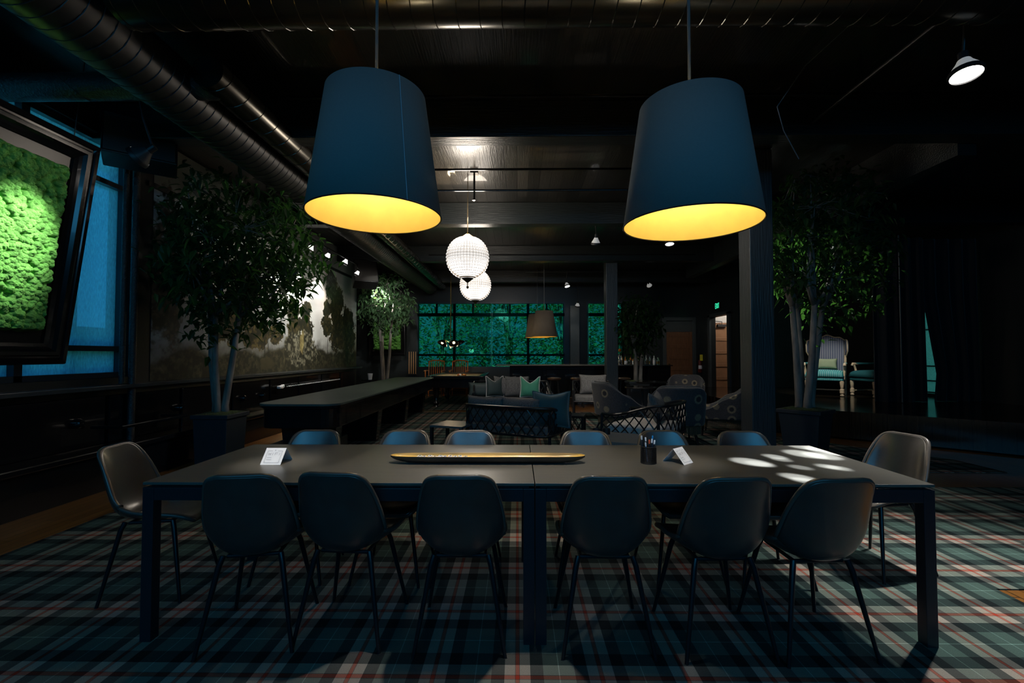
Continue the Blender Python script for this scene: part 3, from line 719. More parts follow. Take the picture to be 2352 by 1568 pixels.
p = P(1250, 773, 12.7); q = P(1250, 714, 12.7); pendant(p.x, 12.7, p.z, q.z, .365, .24, 'dark taupe tapered pendant shade over the bar, the nearer of two', energy=3, m=M_shade2)
p = P(1243, 775, 14.0); q = P(1243, 722, 14.0); pendant(p.x-.12, 14.0, p.z, q.z, .365, .26, 'dark taupe tapered pendant shade over the bar, behind the nearer one', energy=3, m=M_shade2)
# beaded globes
M_bead = mat('glass_bead', (.9, .88, .84), .15, emit=(1, .93, .86), estr=.85)
def globe(x, y, z, r, label, e):
    t = thing('beaded_globe_lamp', (x, y, z), 0, label, 'globe lamp', 'beaded glass globe lamps')
    MB().lathe([(max(r*.93*math.sin(PI*i/24), .001), -r*.93*math.cos(PI*i/24)) for i in range(25)], 32).build('glow_core', emis('globe_glow', (1, .95, .9), 2.6), t, smooth=2)
    b = MB(); rows = 22
    for i in range(2, rows-1):
        a = PI*i/rows; rr = r*math.sin(a); zz = -r*math.cos(a); n = 44
        for k in range(n):
            ph = 2*PI*(k+.5*(i % 2)*0)/n; w = rr*PI/n*.86; h = r*PI/rows*.42
            c = Vector((rr*math.cos(ph), rr*math.sin(ph), zz)); tx = Vector((-math.sin(ph), math.cos(ph), 0)); up = Vector((-math.cos(ph)*-math.cos(a)*-1, -math.sin(ph)*-math.cos(a)*-1, math.sin(a))); nn = c.normalized()
            v = [c+tx*w+nn*0, c+up*h, c-tx*w, c-up*h, c+nn*.010]
            v = [c-tx*w-up*h, c+tx*w-up*h, c+tx*w+up*h, c-tx*w+up*h, c+nn*.012]
            b.add(v, [(0, 1, 4), (1, 2, 4), (2, 3, 4), (3, 0, 4)])
    b.build('bead_net', M_bead, t, label='rows of clear glass beads')
    w = MB()
    for i in range(3, rows-1, 1):
        a = PI*(i-.5)/rows; w.tube(circ(0, 0, -r*math.cos(a), r*math.sin(a)+.002, 44), .0032, 4, closed=True)
    for k in range(44):
        ph = 2*PI*(k+.5)/44; w.tube([((r+.002)*math.sin(a)*math.cos(ph), (r+.002)*math.sin(a)*math.sin(ph), -(r+.002)*math.cos(a)) for a in [PI*(.06+.88*j/14) for j in range(15)]], .0026, 4)
    w.build('wire_frame', mat('bronze_wire', (.30, .22, .14), .5), t)
    MB().lathe([(.0, -r-.15), (.018, -r-.135), (.018, -r-.12), (.006, -r-.10), (.008, -r-.06), (.06, -r-.02), (r*.36, -r*.94), (r*.36, -r*.92)], 24).build('finial', mat('aged_brass', (.12, .09, .05), .4, metal=.7), t, smooth=True)
    MB().lathe([(r*.36, r*.92), (r*.36, r*.96), (.05, r+.03), (.015, r+.05), (.015, r+.07)], 24, capt=True).build('top_cap', M_brass, t, smooth=True)
    MB().tube([(0, 0, r+.05), (0, 0, ZC-z)], .006, 6).build('chain', MATS['aged_brass'], t)
    l = bpy.data.lights.new('globe_light', 'POINT'); l.energy = e; l.color = (1, .88, .74); l.shadow_soft_size = r*.9
    o = bpy.data.objects.new('globe_light', l); COL.objects.link(o); o.parent = t; o.location = (0, 0, r+.30)
p = P(1074, 592, 6.6); globe(p.x, 6.6, p.z, .305, 'glowing round beaded glass globe lamp, the nearer and larger looking', 80)
p = P(1092, 655, 9.0); globe(p.x, 9.0, p.z, .305, 'glowing round beaded glass globe lamp, the farther one partly behind the first', 34)
# pool table lamp
p = P(1035, 788, 12.7)
t = thing('pool_table_lamp', (p.x, 12.7, p.z), 0, 'black and brass lamp with splayed shades hanging over the pool table', 'lamp')
MB().tube([(0, 0, -.10), (0, 0, ZC-p.z)], .012, 8).build('rod', M_brass, t)
MB().lathe([(0, -.14), (.02, -.12), (.02, -.1), (.05, -.04), (.05, .03), (.02, .06)], 16).build('hub', M_brass, t, smooth=True)
for k in range(5):
    a = 2*PI*k/5+.15; dx, dy = math.cos(a), math.sin(a)
    s = MB().lathe([(.03, .09), (.06, .075), (.12, .02), (.145, -.035)], 18, Matrix.Translation((dx*.27, dy*.27, .0)) @ Matrix.Rotation(R(-32), 4, Vector((-dy, dx, 0))))
    so = s.build('lamp_shade', M_gloss, t, smooth=True, solid=.004)
    MB().tube([(0, 0, .02), (dx*.2, dy*.2, .09)], .01).build('arm', M_brass, t)
    MB().lathe([(0, -.03), (.035, -.01), (.03, .03), (0, .05)], 12, Matrix.Translation((dx*.28, dy*.28, 0))).build('bulb', M_lensw, t, smooth=True)
l = bpy.data.lights.new('pool_glow', 'POINT'); l.energy = 25; l.color = (1, .75, .45); l.shadow_soft_size = .1
o = bpy.data.objects.new('pool_glow', l); COL.objects.link(o); o.parent = t; o.location = (0, 0, -.16)
# ------------------------------------------------------------------ long table (two tables pushed together)
def long_table(x0, x1, y0, y1, label):
    t = thing('dining_table', ((x0+x1)/2, (y0+y1)/2, 0), 0, label, 'table', None)
    w, d = (x1-x0)/2, (y1-y0)/2
    MB().bb(-w+.0015, w-.0015, -d, d, .737, .750).build('tabletop', M_tabletop, t, bevel=.0015)
    MB().bb(-w+.025, w-.025, -d+.025, d-.025, .724, .737).build('shadow_gap_strip', M_black, t)
    for sx in (-1, 1):
        for sy in (-1, 1):
            MB().box((sx*(w-.027), sy*(d-.027), .362), (.052, .052, .724)).build('leg', M_tframe, t, bevel=.002)
    for sy in (-1, 1): MB().bb(-w+.053, w-.053, sy*(d-.014)-.012, sy*(d-.014)+.012, .664, .724).build('apron', M_tframe, t, bevel=.002)
    for sx in (-1, 1): MB().bb(sx*(w-.014)-.012, sx*(w-.014)+.012, -d+.053, d-.053, .664, .724).build('apron', M_tframe, t, bevel=.002)
    return t
TY0, TY1 = 2.147, 3.054
p0, p1, p2 = P(327, 1109, TY0).x, P(1228, 1109, TY0).x, P(2148, 1106, TY0).x
long_table(p0, p1, TY0, TY1, 'left half of the long dark table, holding the WIFI card')
long_table(p1+.002, p2, TY0, TY1, 'right half of the long dark table, holding the pen cup')
# ------------------------------------------------------------------ shell chairs
PROF = [(.235, .425, .150), (.222, .440, .186), (.16, .451, .207), (.08, .448, .214), (0, .440, .215), (-.09, .433, .208), (-.155, .443, .200), (-.195, .480, .206), (-.219, .545, .210), (-.238, .63, .200), (-.255, .71, .182), (-.267, .765, .166), (-.274, .797, .148), (-.2775, .814, .122), (-.279, .822, .088)]
CURL = [0, .005, .014, .024, .034, .052, .066, .066, .056, .046, .034, .022, .013, .007, .002]
def cr(arr, k):
    i = min(int(k), len(arr)-2); f = k-i
    p0, p1, p2, p3 = arr[max(i-1, 0)], arr[i], arr[i+1], arr[min(i+2, len(arr)-1)]
    return .5*((2*p1)+(p2-p0)*f+(2*p0-5*p1+4*p2-p3)*f*f+(3*p1-p0-3*p2+p3)*f**3)
PY_, PZ_, PW_ = [[q[j] for q in PROF] for j in range(3)]
def shell_pt(k, v):
    y, z, w, c = cr(PY_, k), cr(PZ_, k), cr(PW_, k), cr(CURL, k)
    e = .02; y2, z2 = cr(PY_, max(k-e, 0)), cr(PZ_, max(k-e, 0)); y3, z3 = cr(PY_, k+e), cr(PZ_, k+e)
    dy, dz = y3-y2, z3-z2; L = math.hypot(dy, dz) or 1; ny, nz = dz/L, -dy/L   # towards the sitter
    s = c*abs(v)**2.4*1.5
    return (w*v*(1-.06*abs(v)**3), y+ny*s, z+nz*s)
def make_chair(label, loc, rz, group):
    t = thing('shell_chair', loc, rz, label, 'chair', group)
    n = len(PROF)-1
    MB().grid(lambda u, v: shell_pt(u*n*.9999, v*2-1), 2*n, 16).build('seat_shell', M_leather, t, smooth=2, solid=.024, sub=1, off=0)
    rim = [shell_pt(k*.5, 1) for k in range(2*n)]+[shell_pt(n*.9999, v/4-1) for v in range(8, -1, -1)]+[shell_pt(k*.5, -1) for k in range(2*n-1, -1, -1)]+[shell_pt(0, v/4-1) for v in range(1, 8)]
    MB().tube(rim, .0115, 8, closed=True).build('edge_piping', M_piping, t, smooth=2)
    sm = [(shell_pt(5.5, v/8-1)[0], shell_pt(5.5, v/8-1)[1]+.010, shell_pt(5.5, v/8-1)[2]+.014) for v in range(0, 17)]
    MB().tube(sm, .003, 5).build('seam', M_black, t)
    for sx in (-1, 1):
        for sy, yy in ((1, .13), (-1, -.14)):
            lg = MB().tube([(sx*.125, yy*.9, .425), (sx*.137, yy, .385), (sx*.205, sy*.205, .004)], [.013, .013, .0085], 10).build('leg', M_leg, t, smooth=True)
            MB().tube([(sx*.205, sy*.205, 0), (sx*.2045, sy*.2045, .008)], .011, 10).build('foot', M_black, lg)
    MB().tube([(-.11, .105, .42), (.11, .105, .42), (.11, -.11, .415), (-.11, -.11, .415)], .010, 8, closed=True).build('underframe', M_leg, t)
    return t
G1, G2, G3 = 'chairs on the near side of the long table', 'chairs on the far side of the long table', 'chairs at the ends of the long table'
cX = lambda px, Y: P(px, 1100, Y).x
near = [(525, 2.255, 9, 'leftmost chair on the near side of the long table, back towards us'), (766, 2.30, -4, 'second chair from the left on the near side of the table, back towards us'),
        (1049, 2.26, 1, 'third chair on the near side, its back just left of the middle table leg'), (1405, 2.255, 0, 'fourth chair on the near side, its back right of the middle table leg'),
        (1690, 2.24, 3, 'fifth chair on the near side, in front of the bright spots on the table'), (1931, 2.225, 3, 'rightmost chair on the near side of the long table, back towards us')]
c0 = make_chair(near[0][3], (cX(525, near[0][1]-.279), near[0][1], 0), R(near[0][2]), G1)
for px, y, a, lb in near[1:]: dup(c0, (cX(px, y-.279), y, 0), R(a), lb, G1)
far = [(734, 'leftmost chair on the far side of the table, behind the WIFI card'), (932, 'blue-lit chair on the far side of the table, second from the left'), (1084, 'blue-lit far chair just above the wooden tray, third from the left'),
       (1339, 'blue-lit far chair left of the pen cup'), (1522, 'blue-lit far chair directly behind the pen cup'), (1697, 'rightmost chair on the far side of the table, in front of the pillar')]
for i, (px, lb) in enumerate(far):
    y = [2.87, 2.87, 2.86, 2.87, 2.88, 2.86][i]
    dup(c0, (cX(px, y+.279), y, 0), PI+R([3, -2, 2, -3, 4, -2][i]), lb, G2)
dup(c0, (-2.06, 2.66, 0), R(-90+8), 'shell chair at the left end of the long table, facing right', G3)
dup(c0, (2.30, 2.98, 0), R(90+14), 'shell chair at the right end of the long table, facing left', G3)

# ------------------------------------------------------------------ things on the table
def wire_text(s, h, wd, gap):
    L = {'W': [(0, 1), (.25, 0), (.5, .8), (.75, 0), (1, 1)], 'I': [(.5, 0), (.5, 1)], 'F': [(0, 0), (0, 1), (.9, 1)], 'F2': [(0, .52), (.75, .52)]}
    out = []; x = 0
    for ch in s:
        ww = wd*(.25 if ch == 'I' else 1)
        for k in ([ch, 'F2'] if ch == 'F' else [ch]): out.append([(x+(a-(.5 if ch == 'I' else 0))*ww, b*h) for a, b in L[k]])
        x += ww+gap
    return out
def flat_strokes(mb, strokes, w, M):
    for st_ in strokes:
        for (x0, y0), (x1, y1) in zip(st_[:-1], st_[1:]):
            d = Vector((x1-x0, y1-y0)); L = d.length; d.normalize(); n = Vector((-d.y, d.x))*w/2
            mb.add([(x0+n.x, y0+n.y, 0), (x1+n.x, y1+n.y, 0), (x1-n.x, y1-n.y, 0), (x0-n.x, y0-n.y, 0)], [(0, 1, 2, 3)], M)
def tent_card(cx, cy, rz, w, spread, h, label, wifi=True):
    t = thing('tent_card', (cx, cy, .7505), rz, label, 'card', 'folded cards on the long table')
    a = spread/2
    MB().add([(-w/2, -a, 0), (w/2, -a, 0), (w/2, 0, h), (-w/2, 0, h)], [(0, 1, 2, 3)]).build('front_panel', M_white, t, solid=.0006)
    MB().add([(-w/2, a, 0), (w/2, a, 0), (w/2, 0, h), (-w/2, 0, h)], [(0, 1, 2, 3)]).build('back_panel', M_white, t, solid=.0006)
    L = math.hypot(a, h); e2 = Vector((0, a/L, h/L)); nn = Vector((1, 0, 0)).cross(e2)
    M = Matrix(((1, e2.x, nn.x, 0), (0, e2.y, nn.y, -a-.0008), (0, e2.z, nn.z, .0008), (0, 0, 0, 1)))
    b = MB(); iw, ih = w*.36, L
    S = [[(-.02*0-iw*.35, ih*.82), (-iw, ih*.82), (-iw, ih*.12), (iw, ih*.12), (iw, ih*.82), (iw*.35, ih*.82)], [(0, ih*.88), (.003, ih*.85), (0, ih*.82), (-.003, ih*.85), (0, ih*.88)]]
    tx = wire_text('WIFI', ih*.15, w*.15, w*.075)
    S += [[(x-iw*.82, y+ih*.56) for x, y in s] for s in tx]
    S += [[(-iw*.85, ih*.42), (-iw*.2, ih*.42)], [(-iw*.85, ih*.30), (-iw*.12, ih*.30)]]
    flat_strokes(b, S, .0014, M); b.build('printing', M_ink, t, label='grey printed border and lettering')
tent_card(-1.349, 2.553, 0, .112, .134, .078, 'white folded WIFI card standing on the left half of the table')
tent_card(.902, 2.585, R(41), .097, .13, .078, 'white folded card standing turned beside the pen cup')
# wooden dough-bowl tray
p0, p1 = P(898, 1046, 2.55).x, P(1343, 1046, 2.56).x
tr = thing('wooden_tray', ((p0+p1)/2, 2.556, .7505), R(.3), 'long narrow golden wooden tray lying across the middle of the table', 'tray')
Lh = (p1-p0)/2
def tray_sec(u, inner):
    x = -Lh+2*Lh*u; e = 1-abs(2*u-1)**9; w = .052*max(e, .02)**.5+.004; return x, w
b = MB(); nu, nv = 60, 12
def outer(u, v):
    x, w = tray_sec(u, 0); a = PI*v; up = .045*(1-(1-abs(2*u-1)**6)*1.0); lift = abs(2*u-1)**10*.030
    return (x, -w*math.cos(a), .042+lift*.0-(.042-lift)*math.sin(a)**.8)
def inner(u, v):
    x, w = tray_sec(u, 1); x *= .99; w = max(w-.007, .001); a = PI*v; lift = abs(2*u-1)**10*.028
    return (x, -w*math.cos(a), .042-(.026-lift*.8)*math.sin(a)**.7)
MB().grid(outer, nu, nv).build('outer_side', M_traydk, tr, smooth=2, label='dark outer side')
MB().grid(inner, nu, nv).build('hollow', M_tray, tr, smooth=2, label='golden hollow inside')
rim = [(outer(i/60, 0)) for i in range(61)]+[outer(i/60, 1) for i in range(60, -1, -1)]
rim2 = [(inner(i/60, 0)) for i in range(61)]+[inner(i/60, 1) for i in range(60, -1, -1)]
b = MB(); n = len(rim); b.add([(x, y, z) for x, y, z in rim]+[(x, y, z) for x, y, z in rim2], [(i, (i+1) % n, n+(i+1) % n, n+i) for i in range(n)])
b.build('rim', M_tray, tr)
M_tileb = mat('blue_print', (.02, .10, .35), .5)
xs = np.linspace(P(962, 1046, 2.55).x, P(1068, 1046, 2.55).x, 10)
for i, x in enumerate(xs):
    k = thing('printed_tile', (x, 2.556+.006*(-1)**i, .7505+.030), R([0, 12, -8, 5, -14, 8, 0, -6, 10, -3][i]), 'small white tile with blue print, %s in the wooden tray' % ['leftmost', 'second from the left', 'third from the left', 'fourth from the left', 'fifth from the left', 'sixth from the left', 'fourth from the right', 'third from the right', 'second from the right', 'rightmost'][i], 'tile', 'printed tiles in the wooden tray')
    MB().bb(-.011, .011, -.020, .020, -.004, .004).build('tile', M_white if i != 9 else M_pale, k, bevel=.0015)
    b = MB(); rr = random.Random(i)
    b.bb(-.008, -.002+.004*rr.random(), -.012, -.006, .004, .0046).bb(-.002, .008, .0+.004*rr.random(), .012, .004, .0046).lathe([(0, 0), (.004, 0)], 10, Matrix.Translation((.004, -.004, .0047)))
    b.build('print', M_tileb if i % 3 else M_black, k)
# pen cup
p = P(1489.5, 1060, 2.555)
cup = thing('pen_cup', (p.x, 2.555, .7505), 0, 'black mesh cup full of pens on the right half of the table', 'cup')
def mesh_cup():
    b = MB(); r = .0425; h = .092
    for i in range(15): b.tube(circ(0, 0, .006+i*.0059, r, 30), .0007, 4, closed=True)
    for i in range(60):
        a = 2*PI*i/60; b.tube([(r*math.cos(a), r*math.sin(a), 0), (r*math.cos(a), r*math.sin(a), h)], .0007, 4)
    return b
mesh_cup().build('mesh_wall', M_black, cup)
MB().lathe([(.0405, .001), (.0405, .09)], 30).build('mesh_body', glass('cup_gauze', (.30, .30, .32), .02), cup)
MB().tube(circ(0, 0, .092, .0425, 30), .0018, 6, closed=True).tube(circ(0, 0, .002, .0425, 30), .0018, 6, closed=True).build('rim', M_black, cup)
MB().lathe([(0, 0), (.042, 0), (.042, .002), (0, .002)], 30).build('base', M_black, cup)
M_pblue = mat('pen_blue', (.02, .22, .55), .3); M_pwhite = mat('pen_white', (.8, .82, .86), .3); M_por = mat('pen_orange', (.75, .12, .04), .4); M_pblk = mat('pen_black', (.015, .02, .03), .3)
pens = [(-.030, -.005, -.040, -.008, .162, M_pblk, M_pwhite, 'white cap end'), (-.02, .01, -.034, .016, .150, M_pblk, M_pwhite, 'silver tip'), (-.012, -.018, -.022, -.022, .128, M_pblue, M_pwhite, 'pale tip'),
        (-.005, .01, -.010, .02, .148, M_pblk, M_pwhite, 'silver clicker'), (.0, -.015, -.001, -.024, .142, M_pblk, M_por, 'orange pen top'), (.012, .0, .018, -.01, .145, M_pblk, M_pwhite, 'white clicker'),
        (.018, .012, .026, .006, .160, M_pblue, M_pblue, 'bright blue pen top'), (.022, -.008, .031, -.016, .139, M_pblk, M_pwhite, 'white clicker')]
for i, (bx, by, tx, ty, h, m1, m2, what) in enumerate(pens):
    k = thing('pen', (p.x, 2.555, .7525), 0, ['dark pen leaning far left in the mesh cup', 'dark pen with a silver tip at the back left of the cup', 'blue pen at the front left of the cup', 'dark pen with a silver clicker in the middle of the cup',
        'dark pen with an orange top in the cup', 'dark pen with a white clicker right of the orange one', 'tall pen with bright blue top in the cup', 'dark pen leaning to the right edge of the cup'][i], 'pen', 'pens in the mesh cup')
    a, c = Vector((bx*.9, by*.9, .004)), Vector((tx, ty, h-.012))
    d = (c-a).normalized()
    MB().tube([a, a+d*.01, c-d*.022], [.001, .0042, .0042], 10).build('barrel', m1, k, smooth=True)
    MB().tube([c-d*.022, c-d*.004, c], [.0045, .0045, .003], 10).build('cap', m2, k, smooth=True, label=what)
# ------------------------------------------------------------------ trees in planters
def tree(x, y, zb, base_w, h_pl, crown_c, crown_r, stems, nl, leaf, size, label, plabel, m=M_leaf, seed=1, xmin=-99, taper=.8, rz=0, droop=.9):
    pl = thing('planter', (x, y, zb), rz, plabel, 'planter')
    w = base_w
    MB().box((0, 0, h_pl/2), (w, w, h_pl), taper=taper).build('pot', M_planter, pl, bevel=.006)
    b = MB(); 
    MB().box((0, 0, h_pl-.01), (w+.04, w+.04, .05)).build('pot_rim', M_planter, pl, bevel=.006)
    MB().grid(lambda u, v: ((u-.5)*w*.93, (v-.5)*w*.93, h_pl+.017+.03*math.sin(u*PI)*math.sin(v*PI)+.012*mnoise.noise((u*9, v*9, seed))), 16, 16).build('moss_top', M_soil, pl, smooth=2)
    t = thing('potted_tree', (x, y, zb+h_pl+.02), 0, label, 'tree')
    rr = random.Random(seed)
    c = Vector(crown_c)-Vector((x, y, zb+h_pl+.02)); rx, ry, rz_ = crown_r
    tips = []
    for k in range(stems):
        a = 2*PI*k/stems+rr.uniform(-.3, .3); b0 = Vector((math.cos(a)*w*.14, math.sin(a)*w*.14, 0))
        fork = Vector((b0.x*1.6+c.x*.25, b0.y*1.6+c.y*.25, c.z-rz_*.75)) + Vector((math.cos(a), math.sin(a), 0))*rx*.10
        mid = (b0+fork)/2+Vector((rr.uniform(-.03, .03), rr.uniform(-.03, .03), 0))
        r0 = w*.10
        b = MB().tube([b0-Vector((0, 0, .03)), b0*1.05+Vector((0, 0, .1)), mid, fork], [r0*1.25, r0, r0*.85, r0*.7], 10)
        for q in range(5):
            aa = a+rr.uniform(-1.1, 1.1); tip = c+Vector((math.cos(aa)*rx*rr.uniform(.3, .8), math.sin(aa)*ry*rr.uniform(.3, .8), rz_*rr.uniform(-.3, .8))); tip.x = max(tip.x, xmin+.05-x)
            m1 = fork.lerp(tip, .5)+Vector((rr.uniform(-.08, .08), rr.uniform(-.08, .08), rr.uniform(-.1, .05)))*rx
            b.tube([fork-Vector((0, 0, .03)), m1, tip], [r0*.6, r0*.35, r0*.1], 7)
            tips += [m1, tip]
        b.build('trunk', M_bark, t, smooth=2)
    lm = MB(); tw = MB()
    for k in range(nl):
        while True:
            q = Vector((rr.uniform(-1, 1), rr.uniform(-1, 1), rr.uniform(-1, 1)))
            if .30 < q.length < 1: break
        q = q*(1+.16*mnoise.noise(q*2.3+Vector((seed, 0, 0)))*2)
        if mnoise.noise(q*2.6+Vector((0, seed*3, 0))) < -.28: continue
        pos = c+Vector((q.x*rx, q.y*ry, q.z*rz_))
        pos.x = max(pos.x, xmin-x); pos.z = min(pos.z, 3.72-zb-h_pl)
        n0 = min(tips, key=lambda s: (s-pos).length)
        if k % 3 == 0: tw.tube([n0, (n0+pos)/2+Vector((0, 0, .03)), pos], [.005*size/.1, .003*size/.1, .0015], 4)
        leafmesh(lm, pos, size, leaf, droop, rr)
    tw.build('twigs', M_bark, t)
    lm.build('foliage', m, t)
    return t
tree(-3.74, 5.72, 0, .42, .60, P(548, 585, 5.6), (.98, .85, .98), 4, 950, 5, .125, 'tall leafy indoor tree in front of the mural, dark against it', 'square dark planter of the left tree, beside the table\'s left end', seed=3, rz=0, taper=.9, xmin=-4.12)
px_ = P(1850, 945, 6.25)
tree(px_.x, 6.25, 0, .50, .60, (P(1885, 560, 6.25).x, 6.25, P(1885, 565, 6.25).z), (.80, .75, 1.10), 4, 760, 5, .12, 'tall leafy indoor tree right of the timber pillar, sparkling with backlight', 'tapered dark planter of the right tree, in front of the stage', seed=11, rz=R(38), taper=.78, xmin=3.52)
p = P(885, 705, 12.1)
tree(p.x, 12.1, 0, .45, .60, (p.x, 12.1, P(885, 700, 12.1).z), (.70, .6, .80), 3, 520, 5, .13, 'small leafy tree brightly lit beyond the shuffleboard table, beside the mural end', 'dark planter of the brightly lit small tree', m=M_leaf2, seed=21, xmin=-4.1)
p = P(1463, 740, 11.3)
tree(p.x, 11.3, 0, .48, .68, (p.x, 11.3, P(1463, 745, 11.3).z), (.54, .48, .70), 3, 420, 5, .14, 'small dark leafy tree standing right of the bar bottles', 'round-looking dark planter of the tree by the bar', seed=31, xmin=2.68)
# ------------------------------------------------------------------ framed moss
def moss_frame(fw, fh, depth, loc, M, label, mould, nu, nv, clump, seed):
    """frame lies in local X (width) / Z (height), faces local -Y"""
    t = thing('moss_frame', loc, 0, label, 'moss picture')
    t.matrix_world = Matrix.Translation(loc) @ M
    for i, (o0, o1, d) in enumerate(((0, .30, 1.0), (.30, .55, .75), (.55, 1, .55))):
        pass
    prof = [(0, 0), (0, -.06), (.012, -.085), (.05, -.09), (.06, -.07), (.075, -.068), (.09, -.085), (.12, -.085), (.14, -.06), (.16, -.045), (mould, -.03), (mould, 0)]
    def ring(o, d): return [(-fw/2+o, d, -fh/2+o), (fw/2-o, d, -fh/2+o), (fw/2-o, d, fh/2-o), (-fw/2+o, d, fh/2-o)]
    vs = [q for o, d in prof for q in ring(o*mould/.19 if o < mould else o, d)]
    fs = [(i*4+j, i*4+(j+1) % 4, (i+1)*4+(j+1) % 4, (i+1)*4+j) for i in range(len(prof)-1) for j in range(4)]
    MB().add(vs, fs).build('frame_moulding', M_gloss, t)
    MB().bb(-fw/2+.01, fw/2-.01, -.012, .012, -fh/2+.01, fh/2-.01).build('backing_board', mat('black_mat_board', (.008, .008, .008), .3, spec=.3), t)
    w, h = fw/2-mould-.055, fh/2-mould-.10
    rr = random.Random(seed); kd = kdtree.KDTree(int(4*w*h/clump**2*1.5)); cs = []
    for i in range(int(4*w*h/clump**2*1.5)):
        c = (rr.uniform(-w, w), 0, rr.uniform(-h, h)); kd.insert(c, i); cs.append(rr.uniform(.5, 1))
    kd.balance()
    def fn(u, v):
        x, z = -w+2*w*u, -h+2*h*v
        best = 0
        for co, i, dd in kd.find_n((x, 0, z), 4):
            rad = clump*(.42+.55*cs[i]); q = 1-(dd/rad)**2
            if q > 0: best = max(best, clump*1.25*cs[i]*math.sqrt(q)+.008)
        e = min(u, 1-u)*2*w; e2 = min(v, 1-v)*2*h; ed = min(1, min(e, e2)/.03)
        wob = clump*.45*mnoise.noise((x/clump*.55, z/clump*.55, seed))
        xx = x+(wob if 1 > ed else 0); zz = z+(wob if 1 > ed else 0)
        det = clump*.16*mnoise.noise((x/clump*3.5, z/clump*3.5, 1.5))+clump*.08*mnoise.noise((x/clump*8, z/clump*8, 2.5))
        return (xx, -.014-(best+det+.010+.035)*ed, zz)
    MB().grid(fn, nu, nv).build('moss_panel', M_mossf, t, smooth=2)
    return t
# the large one leans out from the left wall: top away from the wall
xb, zb_ = -4.30, 1.27; Yfar = 4.27
top = P(228, 337, Yfar); hh = math.hypot(top.x-xb, top.z-zb_); al = math.atan2(top.x-xb, top.z-zb_)
Wd = 2.1
# local X -> world +Y , local Z -> leaning up, local -Y -> towards the room
ex = Vector((0, 1, 0)); ez = Vector((math.sin(al), 0, math.cos(al))); ey = ez.cross(ex)
Mf = Matrix(((ex.x, ey.x, ez.x, 0), (ex.y, ey.y, ez.y, 0), (ex.z, ey.z, ez.z, 0), (0, 0, 0, 1)))
cpos = Vector((xb-.055, Yfar-Wd/2, zb_))+ez*(hh/2)
moss_frame(Wd, hh, 0, cpos, Mf, 'large black framed panel of bright green moss leaning from the left window', .19, 560, 520, .036, 5)
for yy in (2.7, 4.0):
    tag(MB().tube([(top.x+.02, yy, top.z-.05), (top.x+.1, yy, ZC)], .004, 6).build('hanging_wire', M_black), 'thin wire holding the %s edge of the large moss frame' % ('near' if yy < 3 else 'far'), 'wire', 'wires of the large moss frame')
q0, q1 = P(853, 812, 15.4), P(927, 735, 15.4)
moss_frame(q1.x-q0.x+.12, 1.5, 0, ((q0.x+q1.x)/2, 15.42, P(890, 812, 15.4).z+.70), Matrix.Identity(4), 'smaller framed panel of green moss on the far wall behind the lit small tree', .07, 90, 120, .06, 9)
v = thing('wall_vent', (P(888, 822, 15.4).x, 15.47, P(888, 822, 15.4).z), 0, 'grey louvred vent on the far wall under the small moss panel', 'vent')
MB().bb(-.50, .50, -.02, .02, -.09, .09).build('vent_frame', M_black, v)
b = MB()
for i in range(4): b.box((0, -.03, -.06+i*.04), (.96, .03, .012))
b.build('slats', M_trim, v)
# ------------------------------------------------------------------ shuffleboard table
sx0, sx1, sy0, sy1 = -2.95, -2.01, 5.06, 11.1
t = thing('shuffleboard_table', ((sx0+sx1)/2, (sy0+sy1)/2, 0), 0, 'long black shuffleboard table with a grey-green covered top left of the lounge', 'table')
hx, hy = (sx1-sx0)/2, (sy1-sy0)/2
poly = []
for cx, cy, a0 in ((hx, hy, 0), (-hx, hy, 90), (-hx, -hy, 180), (hx, -hy, 270)):
    r = .18
    for k in range(7):
        a = R(a0+15*k); poly.append((cx-math.copysign(r, cx)+r*math.cos(a), cy-math.copysign(r, cy)+r*math.sin(a)))
MB().prism(poly, .775, .80).build('top_cover', M_cover, t, bevel=.004)
MB().prism([(x*.985, y*.997) for x, y in poly], .745, .775).build('top_rim', M_gloss, t)
MB().prism([(x*.94, y*.985) for x, y in poly], .52, .745).build('cradle', M_gloss, t, bevel=.01)
for yy in (-hy+.45, -.9, .9, hy-.45):
    MB().box((0, yy, .26), (.66, .22, .52), taper=.85).build('leg', M_gloss, t, bevel=.012)
MB().bb(-.32, .32, -hy+.05, -hy+.75, .14, .34).build('shelf_box', mat('worn_black_wood', (.02, .018, .014), .5, bump=.6, stretch=(8, .5, 8)), t, bevel=.01)
# bead scorer on the wall
t = thing('bead_scorer', (-4.2, 9.4, .77), 0, 'thin wire of white score beads along the left wall above the bench', 'bead scorer')
a, c = Vector((0, -1.35, 0)), Vector((0, 1.4, 0))
MB().tube([a, c], .004, 6).tube([(0, -1.3, 0), (-.2, -1.3, -.02)], .006).tube([(0, 1.35, 0), (-.2, 1.35, -.02)], .006).build('rod', M_metal, t)
bead0 = MB().lathe([(0, -.014), (.010, -.009), (.012, 0), (.010, .009), (0, .014)], 8, Matrix.Rotation(PI/2, 4, 'X')).build('bead', M_white, t, smooth=True)
bead0.location = (0, -1.12, 0)
for i in range(1, 38):
    k = bead0.copy(); COL.objects.link(k); k.parent = t; k.location = (0, -1.12+i*.066, 0)
p = P(648, 890, 8.05)
tag(MB().box((-4.19, 8.02, .775), (.07, .12, .05)).box((-4.19, 8.1, .79), (.06, .10, .05), rz=.5).build('white_cloth', M_white, bevel=.012, smooth=True), 'small crumpled white cloth at the near end of the bead wire', 'cloth')
